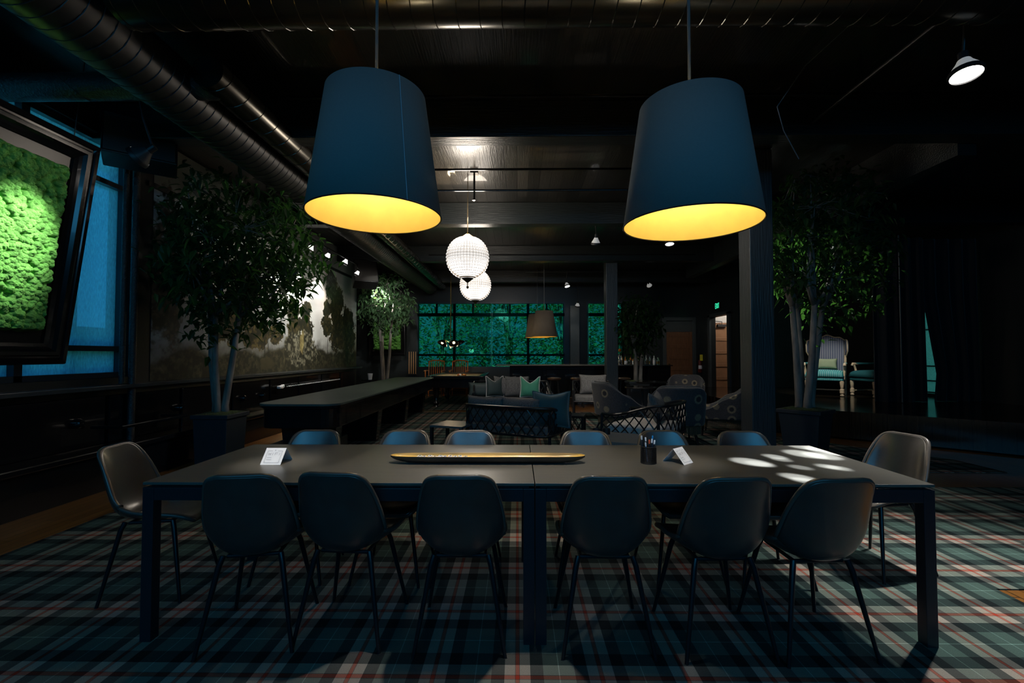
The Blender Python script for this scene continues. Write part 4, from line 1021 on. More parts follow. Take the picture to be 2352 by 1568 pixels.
# side table with cup behind the shuffleboard
st2 = thing('side_table', (-3.72, 11.45, 0), 0, 'small black round side table beside the lit small tree', 'table')
MB().lathe([(0, .70), (.2, .70), (.2, .725), (0, .725)], 24).build('top', M_gloss, st2)
MB().tube([(0, 0, .02), (0, 0, .70)], .02).build('stem', M_gloss, st2); MB().lathe([(0, 0), (.16, 0), (.14, .02), (0, .025)], 20).build('base', M_gloss, st2)
tag(MB().lathe([(.045, .0), (.065, .15), (.062, .15), (.043, .004), (0, .004)], 20, Matrix.Translation((-3.70, 11.42, .726))).build('white_cup', mat('frosted_white', (.6, .62, .65), .5), smooth=True), 'white tapered cup on the small side table near the lit small tree', 'cup')
# ------------------------------------------------------------------ pool table, cues, mission chairs
t = thing('pool_table', (-1.6, 12.75, 0), 0, 'dark pool table with beige felt under the brass lamp', 'pool table')
MB().bb(-.58, .62, -1.12, 1.12, .755, .77).build('playing_surface', M_felt, t)
b = MB()
for s in (-1, 1): b.bb(s*.66-.07+.02, s*.66+.07+.02, -1.27, 1.27, .74, .81).bb(-.6, .64, s*1.19-.07, s*1.19+.07, .74, .81)
b.build('rail', M_gloss, t, bevel=.015)
MB().bb(-.60, .64, -1.14, 1.14, .50, .75).build('body', M_gloss, t, bevel=.01)
for sx in (-.5, .54):
    for sy in (-.95, .95): MB().lathe([(.07, 0), (.05, .04), (.09, .10), (.05, .16), (.08, .34), (.09, .50)], 16, Matrix.Translation((sx, sy, 0)), capb=True, capt=True).build('leg', M_gloss, t, smooth=True)
for i, (dx, dy, m) in enumerate(((0, -.3, M_orange), (.06, -.28, M_white), (.12, -.3, M_orange), (.03, -.22, mat('red_ball', (.5, .03, .02), .15)), (.15, -.22, M_brass), (.2, -.3, M_orange))):
    tag(MB().lathe([(.028*math.sin(PI*k/10), .798-.028*math.cos(PI*k/10)) for k in range(11)], 14, Matrix.Translation((-1.62+dx, 12.75+dy, 0))).build('pool_ball', m, smooth=2), ['orange ball at the left end of the pool table cluster', 'white ball on the pool table, second in the cluster', 'orange ball in the middle of the pool table cluster', 'red ball at the back of the pool table cluster', 'brass-coloured ball at the back right of the pool table cluster', 'orange ball at the right end of the pool table cluster'][i], 'ball', 'balls on the pool table')
t = thing('cue_rack', (P(946, 850, 15.35).x, 15.38, .70), 0, 'black cue rack on the far wall between the small moss panel and the windows', 'rack')
MB().bb(-.16, .16, -.06, .08, -.03, .0).bb(-.16, .16, .02, .08, .66, .72).build('rack_board', M_black, t)
for i, px in enumerate((939, 944, 949, 954)):
    x = P(px, 850, 15.33).x
    tag(MB().tube([(x, 15.36, .70), (x, 15.36, 1.45)], [.017, .012], 10).build('pool_cue', M_cue, smooth=True), ['leftmost light wooden cue in the rack by the far windows', 'second light wooden cue from the left in the rack', 'third light wooden cue from the left in the rack', 'rightmost light wooden cue in the rack, nearest the window'][i], 'cue', 'cues in the rack')
def mission_chair(x, y, label):
    t = thing('spectator_chair', (x, y, 0), PI, label, 'chair', 'wooden chairs by the far windows')
    MB().bb(-.26, .26, -.24, .25, .60, .645).build('seat', M_orange, t, bevel=.008)
    for sx in (-1, 1):
        MB().tube([(sx*.25, -.24, 0), (sx*.25, -.25, .6), (sx*.25, -.33, 1.13)], .018, 8).build('leg', M_orange, t)
        MB().tube([(sx*.26, .23, 0), (sx*.26, .23, .82)], .018, 8).build('leg', M_orange, t)
        MB().box((sx*.27, -.02, .835), (.075, .56, .025)).build('armrest', M_orange, t, bevel=.006)
    b = MB()
    for i in range(6): x_ = -.17+i*.068; b.tube([(x_, -.26, .64), (x_, -.325, 1.13)], .012, 6)
    b.build('back_slats', M_orange, t)
    MB().tube([(-.26, -.33, 1.12), (-.12, -.345, 1.16), (.12, -.345, 1.16), (.26, -.33, 1.12)], .025, 8).build('top_rail', M_orange, t, smooth=True)
    MB().tube([(-.25, -.24, .25), (.25, -.24, .25)], .014).tube([(-.26, .23, .22), (.26, .23, .22)], .014).build('stretcher', M_orange, t)
mission_chair(P(1000, 850, 14.75).x, 14.65, 'high slatted orange-brown wooden chair at the far windows, the left one')
mission_chair(P(1055, 850, 14.75).x, 14.65, 'high slatted orange-brown wooden chair at the far windows, the right one')
# ------------------------------------------------------------------ bar
t = thing('bar_counter', (0, 12.6, 0), 0, 'long dark bar counter below the far windows with a pale shining top edge', 'bar')
bx0, bx1 = P(1140, 838, 12.1).x, 3.6
MB().bb(bx0, bx1, -.5, .35, 1.05, 1.085).build('countertop', mat('bar_top', (.25, .23, .2), .12, coat=.6), t, bevel=.008)
MB().bb(bx0+.35, bx1-.05, -.2, .3, 0, 1.05).build('bar_front', M_gloss, t, bevel=.006)
b = MB()
for i in range(4): b.bb(bx0+.42+i*.92, bx0+1.24+i*.92, -.225, -.2, .18, .95)
b.build('front_panelling', M_gloss, t, bevel=.01)
MB().tube([(bx0+.35, -.38, .2), (bx1-.05, -.38, .2)], .022).build('foot_rail', M_brass, t)
def stool(x, y, label, m=M_gloss):
    t = thing('bar_stool', (x, y, 0), 0, label, 'stool', 'stools along the bar')
    MB().lathe([(0, .70), (.17, .70), (.19, .725), (.18, .755), (.12, .77), (0, .772)], 24).build('seat', mat('stool_leather', (.10, .06, .035), .22, coat=.5), t, smooth=2)
    for k in range(4):
        a = PI/4+k*PI/2; MB().tube([(math.cos(a)*.12, math.sin(a)*.12, .70), (math.cos(a)*.2, math.sin(a)*.2, 0)], .014, 8).build('leg', M_black, t)
    MB().tube(circ(0, 0, .25, .17, 20), .009, 6, closed=True).build('foot_ring', M_black, t)
for i, (px, Y, lb) in enumerate([(1185, 11.2, 'round black stool at the left end of the bar behind the sofa'), (1273, 11.75, 'bar stool whose lit seat shows left of the grey armchair'), (1326, 11.75, 'bar stool directly behind the grey-cushioned lattice armchair'),
                                 (1379, 11.75, 'bar stool just left of the bar pillar'), (1432, 11.75, 'bar stool just right of the bar pillar')]):
    stool(P(px, 867, Y).x, Y, lb)
bb_ = thing('back_bar', (0, 14.3, 0), 0, 'dark back-bar cabinet carrying bottles right of the bar pillar', 'cabinet')
MB().bb(2.9, 4.7, -.3, .3, 0, 1.0).build('cabinet', M_gloss, bb_, bevel=.01); MB().bb(2.85, 4.75, -.33, .33, 1.0, 1.03).build('top', M_gloss, bb_)
M_btl = [mat('bottle_clear', (.55, .60, .58), .08, spec=.9), mat('bottle_amber', (.40, .15, .03), .1), mat('bottle_green', (.10, .22, .12), .1), mat('bottle_steel', (.45, .5, .5), .2, metal=1)]
def bottle(x, y, z, h, r, m, label, cap=M_black):
    t = thing('bottle', (x, y, z), 0, label, 'bottle', 'bottles behind the bar')
    MB().lathe([(0, 0), (r, .0), (r, h*.55), (r*.9, h*.62), (r*.35, h*.72), (r*.33, h*.93)], 14, capt=True).build('glass', m, t, smooth=True); g_ = t.children[0] if t.children else t
    MB().lathe([(0, h*.92), (r*.4, h*.92), (r*.4, h), (0, h)], 10).build('cap', cap, t)
    MB().lathe([(r*1.02, h*.12), (r*1.02, h*.48)], 14).build('paper_band', [M_white, M_brass, M_trim][int(x*37) % 3], g_)
rr = random.Random(5)
desc = ['clear', 'amber', 'green', 'steely']
for i in range(22):
    x = 3.10+i*.062+rr.uniform(-.01, .01); row = i % 2; k = rr.randrange(4)
    bottle(x, 14.12+row*.16, 1.03, rr.uniform(.24, .33), rr.uniform(.028, .036), M_btl[k], '%s bottle on the back bar, %s in its %s row' % (desc[k], ['first from the pillar', 'second from the pillar', 'third from the pillar', 'fourth from the pillar', 'fifth from the pillar', 'sixth from the pillar', 'fifth from the right', 'fourth from the right', 'third from the right', 'second from the right', 'rightmost'][i//2], ['front', 'back'][row]))
t = thing('beer_tap', (P(1423, 805, 12.5).x, 12.5, 1.085), 0, 'steel beer tap column with an orange ball handle on the bar', 'tap')
MB().lathe([(0, 0), (.05, 0), (.05, .02), (.03, .04), (.03, .26), (.04, .28), (0, .30)], 16).tube([(0, 0, .24), (0, -.1, .24), (0, -.12, .2)], .012).build('column', M_metal, t, smooth=True)
MB().tube([(0, -.05, .26), (0, -.05, .36)], .010).build('lever', M_metal, t)
MB().lathe([(.048*math.sin(PI*k/12), .385-.048*math.cos(PI*k/12)) for k in range(13)], 16, Matrix.Translation((0, -.05, 0))).build('ball_handle', mat('orange_ball', (.75, .25, .03), .25), t, smooth=2)
# ------------------------------------------------------------------ pillows
def pillow(w, h, th, loc, M, m, label, dent=0, name='pillow', piping=None, group=None):
    t = thing(name, loc, 0, label, 'pillow', group)
    def fn(s):
        def g(u, v):
            x, y = 2*u-1, 2*v-1
            k = (1-abs(x)**3.2)*(1-abs(y)**3.2); z = s*th/2*max(k, 0)**.55
            px, py = x*(1-.07*(1-abs(x))*0-.09*(1-y*y)**1*abs(x)**2), y*(1-.09*(1-x*x)*abs(y)**2)
            yy = py*h/2
            if dent and y > 0: yy -= dent*(1-min(1, abs(x)/.85)**1.3)*y
            return (px*w/2, z, yy+h/2)
        return g
    b = MB().grid(fn(1), 18, 18); b.grid(fn(-1), 18, 18)
    o = b.build('cover', m, t, smooth=2)
    if piping:
        e = [fn(1)(k/18, 0) for k in range(18)]+[fn(1)(1, k/18) for k in range(18)]+[fn(1)(1-k/18, 1) for k in range(18)]+[fn(1)(0, 1-k/18) for k in range(18)]
        MB().tube(e, .007, 6, closed=True).build('piping', piping, o, smooth=2, label='pale piped edge')
    t.matrix_world = Matrix.Translation(loc) @ M
    return t
def rot(rz, tilt=0, roll=0): return Matrix.Rotation(rz, 4, 'Z') @ Matrix.Rotation(tilt, 4, 'X') @ Matrix.Rotation(roll, 4, 'Y')
# ------------------------------------------------------------------ lattice seating
def lattice_seat(name, loc, rz, label, w, d, hb, ha, cushion, cat):
    """faces local +Y; curved back with lattice, arms sweeping down to the front"""
    t = thing(name, loc, rz, label, cat)
    pts = []
    N = 36
    for i in range(N+1):
        s = i/N
        if s < .28: k = s/.28; x, y = -w/2, d/2-k*(d-.15)
        elif s > .72: k = (1-s)/.28; x, y = w/2, d/2-k*(d-.15)
        else:
            a = (s-.28)/.44*PI; x = -w/2*math.copysign(abs(math.cos(a))**.55, math.cos(a)); y = -d/2+.15-.15*math.sin(a)**.8
        e = min(1, max(0, (abs(s-.5)-.17)/.28)); z = hb-(hb-ha)*e*e*(3-2*e)
        pts.append(Vector((x, y, z)))
    MB().tube(pts, .019, 8).build('top_rail', M_wick, t, smooth=True)
    low = [Vector((q.x, q.y, .40)) for q in pts]; bas = [Vector((q.x, q.y, .20)) for q in pts]
    MB().tube(low, .016, 8).build('seat_rail', M_wick, t, smooth=True)
    MB().tube([(-w/2, d/2, .40), (w/2, d/2, .40)], .018).build('front_rail', M_wick, t)
    b = MB(); L = [0]
    for a, c in zip(pts[:-1], pts[1:]): L.append(L[-1]+math.hypot(a.x-c.x, a.y-c.y))
    def at_(arr, s):
        s = max(0, min(s, L[-1]))
        for i in range(N):
            if s <= L[i+1]: f = (s-L[i])/(L[i+1]-L[i] or 1); return arr[i].lerp(arr[i+1], f)
        return arr[-1]
    step = .115; n = int(L[-1]/step); step = L[-1]/n
    for i in range(-1, n+1):
        for dr in (1, -1):
            s0 = i*step if dr == 1 else (i+2)*step; s1 = s0+dr*step*2
            q = []
            for k in range(7):
                s = s0+(s1-s0)*k/6
                if -1e-6 <= s <= L[-1]+1e-6:
                    a, c = at_(low, s), at_(pts, s); z = a.lerp(c, k/6); q.append(z)
            if len(q) > 1: b.tube(q, .0085, 5)
    b.build('lattice_back', M_wick, t)
    for (x, y) in ((-w/2, d/2), (w/2, d/2), (-w/2+.03, -d/2+.1), (w/2-.03, -d/2+.1)):
        MB().tube([(x, y, .02*0), (x, y, pts[0].z if y > 0 else hb*.9)], .020, 8).build('leg', M_wick, t)
    c = MB().box((0, .02, .355+.085), (w-.07, d-.12, .13))
    c.build('seat_cushion', cushion, t, bevel=.03, smooth=True)
    return t
# near settee, its back to us
A, B = P(1062, 930, 5.75), P(1262, 950, 5.25)
mid = (A+B)/2; ang = math.atan2(B.y-A.y, B.x-A.x)
wS = math.hypot(A.x-B.x, A.y-B.y)
bk = Vector((-math.sin(ang), math.cos(ang), 0))
loc = Vector((mid.x, mid.y, 0))+bk*.36
lattice_seat('lattice_settee', loc, ang, 'black lattice-backed settee with its back to the long table, behind the third far chair', wS, .76, .72, .60, M_tweed, 'sofa')
def on(base, rz, x, y, z): 
    return Vector(base)+Matrix.Rotation(rz, 3, 'Z') @ Vector((x, y, z))
for i, x in enumerate((-.36, .14)):
    pillow(.56, .36, .16, on(loc, ang, x, -.20, .47), rot(ang+PI, R(8)), M_tweed, ['grey back cushion at the left end of the near lattice settee', 'grey back cushion in the middle of the near lattice settee'][i], name='back_cushion')
pillow(.46, .44, .17, on(loc, ang, wS/2-.08, -.10, .47), rot(ang+R(18), R(-6)), M_teal, 'dark teal velvet pillow leaning at the right end of the near settee', dent=.03, piping=M_teal)
# opposite sofa facing us
p = P(1175, 900, 9.0)
lattice_seat('lattice_sofa', (p.x, 9.1, 0), PI+R(4), 'dark lattice sofa facing us, carrying the green pillow', 1.5, .8, .80, .62, M_tweed, 'sofa')
for i, (px, w, m, lb, dn, pp) in enumerate([(1137, .36, M_teal, 'dark green-black pillow with pale piping on the far sofa', .10, M_pale), (1160, .46, M_tweed, 'grey tweed cushion left of centre on the far sofa', .02, None), (1188, .5, M_tweed, 'grey tweed cushion beside the green pillow', .0, None), (1217, .40, M_green, 'bright green velvet pillow with a dented top on the far sofa', .12, M_pale)]):
    Y = [9.1, 9.15, 9.1, 8.95][i]
    pillow(w, .42, .15, (P(px, 900, Y).x, Y, .51), rot(R(180+[10, 2, 2, -6][i]), R(14)), mat('dark_velvet', (.02, .04, .04), .6) if i == 0 else m, lb, dent=dn, piping=pp)
pillow(.55, .30, .16, (P(1100, 905, 9.2).x+.06, 9.15, .50), rot(PI, R(12)), MATS['dark_velvet'], 'black pillow at the left end of the far sofa')
# lattice armchair with grey cushions, facing left-front
p = P(1362, 920, 9.4)
lattice_seat('lattice_armchair', (p.x, 9.6, 0), PI-R(6), 'black lattice armchair with pale grey seat and back cushion in front of the bar', .76, .72, .78, .62, M_tweed, 'armchair')
pillow(.60, .44, .18, (p.x+.06, 9.72, .50), rot(PI-R(6), R(14)), M_tweed, 'pale grey back cushion on the lattice armchair in front of the bar', name='back_cushion')
# near lattice barrel chair, right
A = P(1590, 925, 5.35); 
bc = Vector((1.62, 5.75, 0)); brz = R(52)
lattice_seat('lattice_armchair', bc, brz, 'black lattice barrel armchair with a pale seat behind the pen cup', .84, .80, .76, .62, M_pale, 'armchair')
pillow(.50, .40, .15, on(bc, brz, .10, -.16, .50), rot(brz+PI+R(10), R(16), R(0)), M_tweed, 'grey tweed pillow with raised corners in the barrel armchair behind the pen cup', dent=.07)
# ------------------------------------------------------------------ patterned slipper chairs
def slipper(loc, rz, label, w=.66, d=.72, hb=.88):
    t = thing('slipper_chair', loc, rz, label, 'chair', 'ring-patterned fringed chairs')
    N = 40
    def path(s):
        if s < .22: k = s/.22; return -w/2, d/2-k*(d-.3)
        if s > .78: k = (1-s)/.22; return w/2, d/2-k*(d-.3)
        a = (s-.22)/.56*PI; return -w/2*math.copysign(abs(math.cos(a))**.7, math.cos(a)), -d/2+.30-.30*math.sin(a)**.75
    def top(s):
        e = min(1, max(0, (abs(s-.5)-.10)/.36)); return hb-(hb-.46)*(e*e*(3-2*e))
    def fn(u, v):
        x, y = path(u); z = .30+(top(u)-.30)*v
        return (x*(1+.05*v), y-(.07*v if abs(u-.5) < .3 else 0), z)
    MB().grid(fn, N, 14).build('back_shell', M_ring, t, smooth=2, solid=.07, sub=1, off=-1 if False else 1)
    MB().prism([(path(i/N)[0]*.93, path(i/N)[1]*.95) for i in range(N+1)], .27, .34).build('seat_base', M_ring, t)
    MB().grid(lambda u, v: ((u-.5)*(w-.1), (v-.5)*(d-.12), .34+.12*(max(0, (1-abs(2*u-1)**5)*(1-abs(2*v-1)**5)))**.4), 14, 14).build('seat_cushion', M_ring, t, smooth=2)
    b = MB(); Lp = []
    for i in range(161):
        s = i/160; x, y = path(s); Lp.append((x*1.03, y*1.03))
    Lp += [(w/2*1.03-(i+1)*w*1.03/50, d/2*1.03) for i in range(49)]
    for x, y in Lp: b.add([(x-.005, y-.004, .30), (x+.005, y+.004, .30), (x+.004, y+.003, .165), (x-.004, y-.003, .165)], [(0, 1, 2, 3)])
    b.build('fringe', M_fringe, t, solid=.003)
    MB().tube([(x, y, .30) for x, y in Lp], .010, 6, closed=True).build('fringe_braid', M_fringe, t)
    MB().tube([(fn(i/N, 1)[0]*1.04, fn(i/N, 1)[1]*1.02, fn(i/N, 1)[2]+.004) for i in range(N+1)], .008, 6).build('edge_piping', M_tweed, t)
    for sx in (-1, 1):
        MB().tube([(sx*(w/2-.07), d/2-.07, .28), (sx*(w/2-.06), d/2-.05, 0)], [.026, .015], 10).build('leg', M_wick, t)
        MB().tube([(sx*(w/2-.12), -d/2+.12, .28), (sx*(w/2-.08), -d/2-.02, 0)], [.026, .016], 10).build('leg', M_wick, t)
    return t
s0 = slipper((P(1428, 900, 8.0).x, 8.05, 0), R(-75), 'ring-patterned fringed chair seen from its side, facing right, beside the grey lattice armchair')
dup(s0, (P(1548, 900, 7.2).x, 7.15, 0), R(-8), 'ring-patterned fringed chair with its square back to us, behind the tweed pillow')
dup(s0, (P(1580, 880, 10).x, 10.2, 0), R(155), 'patterned fringed chair farther back whose pale curved top shows near the brown door')
dup(s0, (P(1664, 900, 7.7).x, 7.75, 0), R(62), 'ring-patterned fringed chair facing left, partly hidden by the timber pillar')
# tables in the lounge
def round_table(x, y, h, r, label):
    t = thing('round_table', (x, y, 0), 0, label, 'table')
    MB().lathe([(0, h-.03), (r-.01, h-.03), (r, h-.015), (r-.01, h), (0, h)], 32).build('top', M_gloss, t)
    MB().lathe([(.025, .03), (.02, h*.5), (.03, h-.03)], 12).build('stem', M_black, t); MB().lathe([(0, 0), (r*.55, 0), (r*.5, .02), (.03, .04)], 24).build('base', M_black, t)
p = P(1270, 912, 8.2); round_table(p.x, 8.2, .58, .26, 'small dark round table carrying a candle between the settee and far sofa')
p = P(1475, 890, 9.6); round_table(p.x, 9.6, .68, .36, 'dark round table behind the side-on patterned chair')
p = P(1530, 872, 10.4); round_table(p.x-.32, 10.45, .74, .36, 'dark round table farthest back, near the brown door')
def candle(x, y, z, label, h=.07, r=.03):
    t = thing('candle_holder', (x, y, z), 0, label, 'candle holder')
    MB().lathe([(0, 0), (r, 0), (r, h), (r*.85, h), (r*.85, .01), (0, .01)], 18).build('cup', M_black if r > .034 else M_metal, t, smooth=True)
    MB().lathe([(0, .01), (r*.8, .01), (r*.8, h*.7), (0, h*.7)], 14).build('wax', M_white, t)
    MB().tube([(0, 0, h*.7), (0, 0, h*.9)], .0015, 4).build('wick', M_black, t)
p = P(1268, 905, 8.2); candle(p.x, 8.2, .58, 'small shiny candle cup on the round table right of the green pillow')
# coffee table with two candle cups (dark grey top showing behind the far chair)
ct = thing('coffee_table', (1.02, 5.15, 0), R(-24), 'dark low coffee table between the near settee and the barrel armchair', 'table')
MB().bb(-.42, .42, -.30, .30, .40, .435).build('top', mat('slate_top', (.12, .13, .135), .4), ct, bevel=.004)
for sx in (-1, 1):
    for sy in (-1, 1): MB().box((sx*.38, sy*.26, .20), (.04, .04, .40)).build('leg', M_black, ct)
candle(.92, 5.33, .435, 'black candle cup on the coffee table, the left one', .06, .045); candle(1.03, 5.30, .435, 'black candle cup on the coffee table, the right one', .065, .045)
p = P(1045, 968, 5.7)
et = thing('end_table', (p.x-.02, 5.75, 0), R(-20), 'square black end table at the left end of the near settee', 'table')
MB().bb(-.22, .22, -.22, .22, .46, .485).build('top', MATS['slate_top'], et)
for sx in (-1, 1):
    for sy in (-1, 1): MB().box((sx*.20, sy*.20, .23), (.035, .035, .46)).build('leg', M_black, et)
p = P(1320, 960, 6.6)
lt = thing('lattice_side_table', (p.x, 6.75, 0), R(-15), 'small black lattice-sided table behind the right end of the near settee', 'table')
MB().bb(-.17, .17, -.17, .17, .44, .47).build('top', M_wick, lt)
b = MB()
for sx in (-1, 1):
    for sy in (-1, 1): b.box((sx*.15, sy*.15, .22), (.03, .03, .44))
for s in (-1, 1):
    for k in range(3):
        x0 = -.15+k*.1
        for z0, z1 in ((.05, .24), (.24, .43)):
            b.tube([(x0, s*.15, z0), (x0+.1, s*.15, z1)], .006, 5).tube([(x0+.1, s*.15, z0), (x0, s*.15, z1)], .006, 5).tube([(s*.15, x0, z0), (s*.15, x0+.1, z1)], .006, 5).tube([(s*.15, x0+.1, z0), (s*.15, x0, z1)], .006, 5)
b.build('lattice_frame', M_wick, lt)
# ------------------------------------------------------------------ stage: wing chair, armchair, curtains
M_str = stripes('striped_ticking', (.075, .085, .13), (.50, .47, .45), .042, 0, .10)
M_strt = stripes('teal_striped', (.02, .24, .24), (.42, .58, .58), .036, 0, .22)
M_oldw = mat('bleached_oak', (.52, .37, .24), .5, vary=.2, vscale=15)
def wing_chair(loc, rz, label, wings=True, fab=M_str, seatf=M_strt, hb=1.34, seat_name='striped seat'):
    t = thing('wing_chair' if wings else 'armchair', loc, rz, label, 'chair')
    w, d = .72, .68
    def camel(x): return hb-.10+.10*math.cos(min(abs(x)/(w*.47), 1)*PI*.5)**.8+.018*math.cos(x/(w*.47)*PI*2.4)-.02
    MB().grid(lambda u, v: ((u-.5)*(w-.09), -d/2+.02-.10*v-.03*math.sin(v*PI)*0, .50+(camel((u-.5)*w)-.50)*v), 24, 10).build('back_panel', fab, t, smooth=2, solid=.06, off=0)
    MB().tube([((u/24-.5)*(w-.07), -d/2-.08, camel((u/24-.5)*w)+.012) for u in range(25)], .014, 8).build('crest_rail', M_oldw, t, smooth=True)
    for sx in (-1, 1):
        MB().tube([(sx*(w/2-.03), -d/2-.04, 0), (sx*(w/2-.03), -d/2+.01, .42), (sx*(w/2-.02), -d/2-.09, hb-.11)], [.022, .026, .022], 8).build('rear_post', M_oldw, t)
        if wings:
            MB().add([(sx*(w/2-.02), -d/2-.06, .86), (sx*(w/2-.02), -d/2-.09, hb-.11), (sx*(w/2+.02), -d/2+.04, hb-.12), (sx*(w/2+.03), -d/2+.10, hb-.22), (sx*(w/2+.03), -d/2+.09, .98)], [(0, 1, 2, 3, 4)]).build('wing', fab, t, solid=.045, off=0, bevel=.01)
            MB().tube([(sx*(w/2-.01), -d/2-.07, hb-.10), (sx*(w/2+.02), -d/2+.05, hb-.12), (sx*(w/2+.03), -d/2+.115, hb-.22), (sx*(w/2+.03), -d/2+.105, .97), (sx*(w/2-.01), -d/2-.04, .85)], .013, 8).build('wing_trim', M_oldw, t, smooth=True)
        MB().tube([(sx*(w/2-.01), -d/2, .70), (sx*(w/2+.01), d/2-.16, .70)], .026, 10).build('arm_pad', seatf, t, smooth=True)
        MB().tube([(sx*(w/2+.01), d/2-.22, .695), (sx*(w/2+.01), d/2-.10, .70), (sx*(w/2+.01), d/2-.08, .655)], .026, 10).build('arm_scroll', M_oldw, t, smooth=True)
        MB().tube([(sx*(w/2+.01), d/2-.13, .69), (sx*(w/2), d/2-.16, .55), (sx*(w/2-.01), d/2-.12, .36)], [.018, .024, .02], 8).build('arm_post', M_oldw, t, smooth=True)
        MB().lathe([(.02, 0), (.038, .02), (.03, .045), (.022, .06), (.042, .075), (.042, .15), (.024, .165), (.03, .2), (.042, .31), (.03, .34)], 14, Matrix.Translation((sx*(w/2-.04), d/2-.04, 0)), capb=True, capt=True).build('front_leg', M_oldw, t, smooth=True)
        MB().tube([(sx*(w/2-.04), d/2-.05, .11), (sx*(w/2-.04), -d/2, .13)], .014, 8).build('stretcher', M_oldw, t)
    MB().tube([(-w/2+.04, 0, .12), (w/2-.04, 0, .12)], .014, 8).build('stretcher', M_oldw, t)
    MB().bb(-w/2+.01, w/2-.01, -d/2+.02, d/2, .33, .40).build('seat_frame', seatf, t, bevel=.02, smooth=True)
    MB().grid(lambda u, v: ((u-.5)*(w-.02)*1.03, (v-.48)*(d+.02), .42+.13*(max(0, (1-abs(2*u-1)**8)*(1-abs(2*v-1)**8)))**.35+.02*math.sin(u*PI)*math.sin(v*PI)), 20, 20).build('seat_cushion', seatf, t, smooth=2, solid=.02)
    return t
zs = .45
wp = P(1900, 900, 10.3)
wing_chair((wp.x-.03, 10.3, zs), R(140), 'tall wing chair with striped back and carved pale wood frame on the stage', hb=1.34)
pillow(.42, .24, .14, (wp.x+.09, 10.45, zs+.575), rot(R(140), R(8)), mat('sage_velvet', (.30, .33, .20), .8), 'pale sage green pillow on the striped wing chair')
wp2 = P(1988, 900, 9.9)
wing_chair((7.74, 9.90, zs), R(90), 'teal upholstered armchair beside the wing chair on the stage, half behind the curtain', wings=False, fab=mat('teal_plain', (.015, .10, .11), .6), seatf=MATS['teal_plain'], hb=.92)
def curtain(pts_top, pts_bot, z0, z1, label, fold=.05, n=None):
    def fn(u, v):
        a = Vector(pts_bot[0]).lerp(Vector(pts_bot[1]), u); c = Vector(pts_top[0]).lerp(Vector(pts_top[1]), u)
        q = a.lerp(c, v); L = (Vector(pts_bot[1])-Vector(pts_bot[0])).length
        return (q.x, q.y+fold*math.sin(u*L*26)+.02*math.sin(u*L*57), z0+(z1-z0)*v)
    return tag(MB().grid(fn, 90, 12).build('stage_curtain', mat('black_velvet_curtain', (.008, .009, .012), .9, sheen=.15), smooth=2, solid=.006), label, 'curtain', 'stage curtains')
cy = 8.8
xa = lambda px, Y=cy: P(px, 800, Y).x
curtain(((xa(2008), cy), (xa(2121), cy)), ((xa(2008), cy), (xa(2124), cy)), zs+.001, 3.6, 'black stage curtain right of the wing chair, left of the bright window slit')
xb_ = lambda px: xa(px, cy+.1)
def fnb(u, v):
    z = zs+.001+v*(3.15); 
    h = (z-zs)
    zt = P(2130, 858, cy).z-zs; zt2 = P(2122, 690, cy).z-zs
    if h < zt: lx = xb_(2143)+(xb_(2149)-xb_(2143))*(h/zt)
    else: lx = xb_(2149)+(xb_(2123)-xb_(2149))*min(1.1, (h-zt)/(zt2-zt))
    x = lx+(8.95-lx)*u
    return (x, cy+.1+.04*math.sin(u*26)*min(1, u*12), z)
tag(MB().grid(fnb, 60, 24).build('stage_curtain', MATS['black_velvet_curtain'], smooth=2, solid=.006), 'black stage curtain tied back right of the bright window slit', 'curtain', 'stage curtains')
for px, y in ((2070, 8.6),):
    tag(MB().tube([(xa(px, y), y, zs+.01), (xa(px, y), y, 3.6)], .012, 8).build('curtain_pole', M_trim), 'thin upright grey pole in front of the left stage curtain', 'pole')
# grey draped panel behind the chairs
tag(MB().bb(P(1972, 800, 12.6).x, P(2010, 800, 12.6).x+.4, 12.6, 12.66, .9, 3.1).build('wall_panel', mat('dim_grey_panel', (.10, .11, .11), .7), bevel=.01), 'dim grey upright panel on the wall behind the stage chairs', 'panel')
tag(MB().tube([(6.0, 7.9, 3.4), (6.0, 7.9, 3.85)], .01).bb(5.8, 6.2, 7.75, 8.05, 3.1, 3.4).build('speaker', M_black, bevel=.01), 'black speaker hung near the ceiling behind the right tree', 'speaker')
# exit sign
es = thing('exit_sign', (6.2, P(0, 0, 1).y*0+14.02, P(1648, 702, 14.02).z), 0, 'small green lit EXIT sign above the bright doorway', 'sign')
MB().bb(-.05, -.005, -.17, .17, -.11, .11).build('housing', M_black, es)
b = MB(); M = Matrix(((0, 0, -1, -.053), (-1, 0, 0, .135), (0, 1, 0, -.075), (0, 0, 0, 1)))
E = {'E': [[(1, 0), (0, 0), (0, 1), (1, 1)], [(0, .5), (.8, .5)]], 'X': [[(0, 0), (1, 1)], [(0, 1), (1, 0)]], 'I': [[(.5, 0), (.5, 1)]], 'T': [[(.5, 0), (.5, 1)], [(0, 1), (1, 1)]]}
x = 0
for ch in 'EXIT':
    ww = .055 if ch != 'I' else .03
    flat_strokes(b, [[(x+a*ww, c*.15) for a, c in s] for s in E[ch]], .018, M); x += ww+.02
b.build('lettering', emis('exit_green', (.05, 1, .5), 1.6), es, label='green lit letters EXIT')
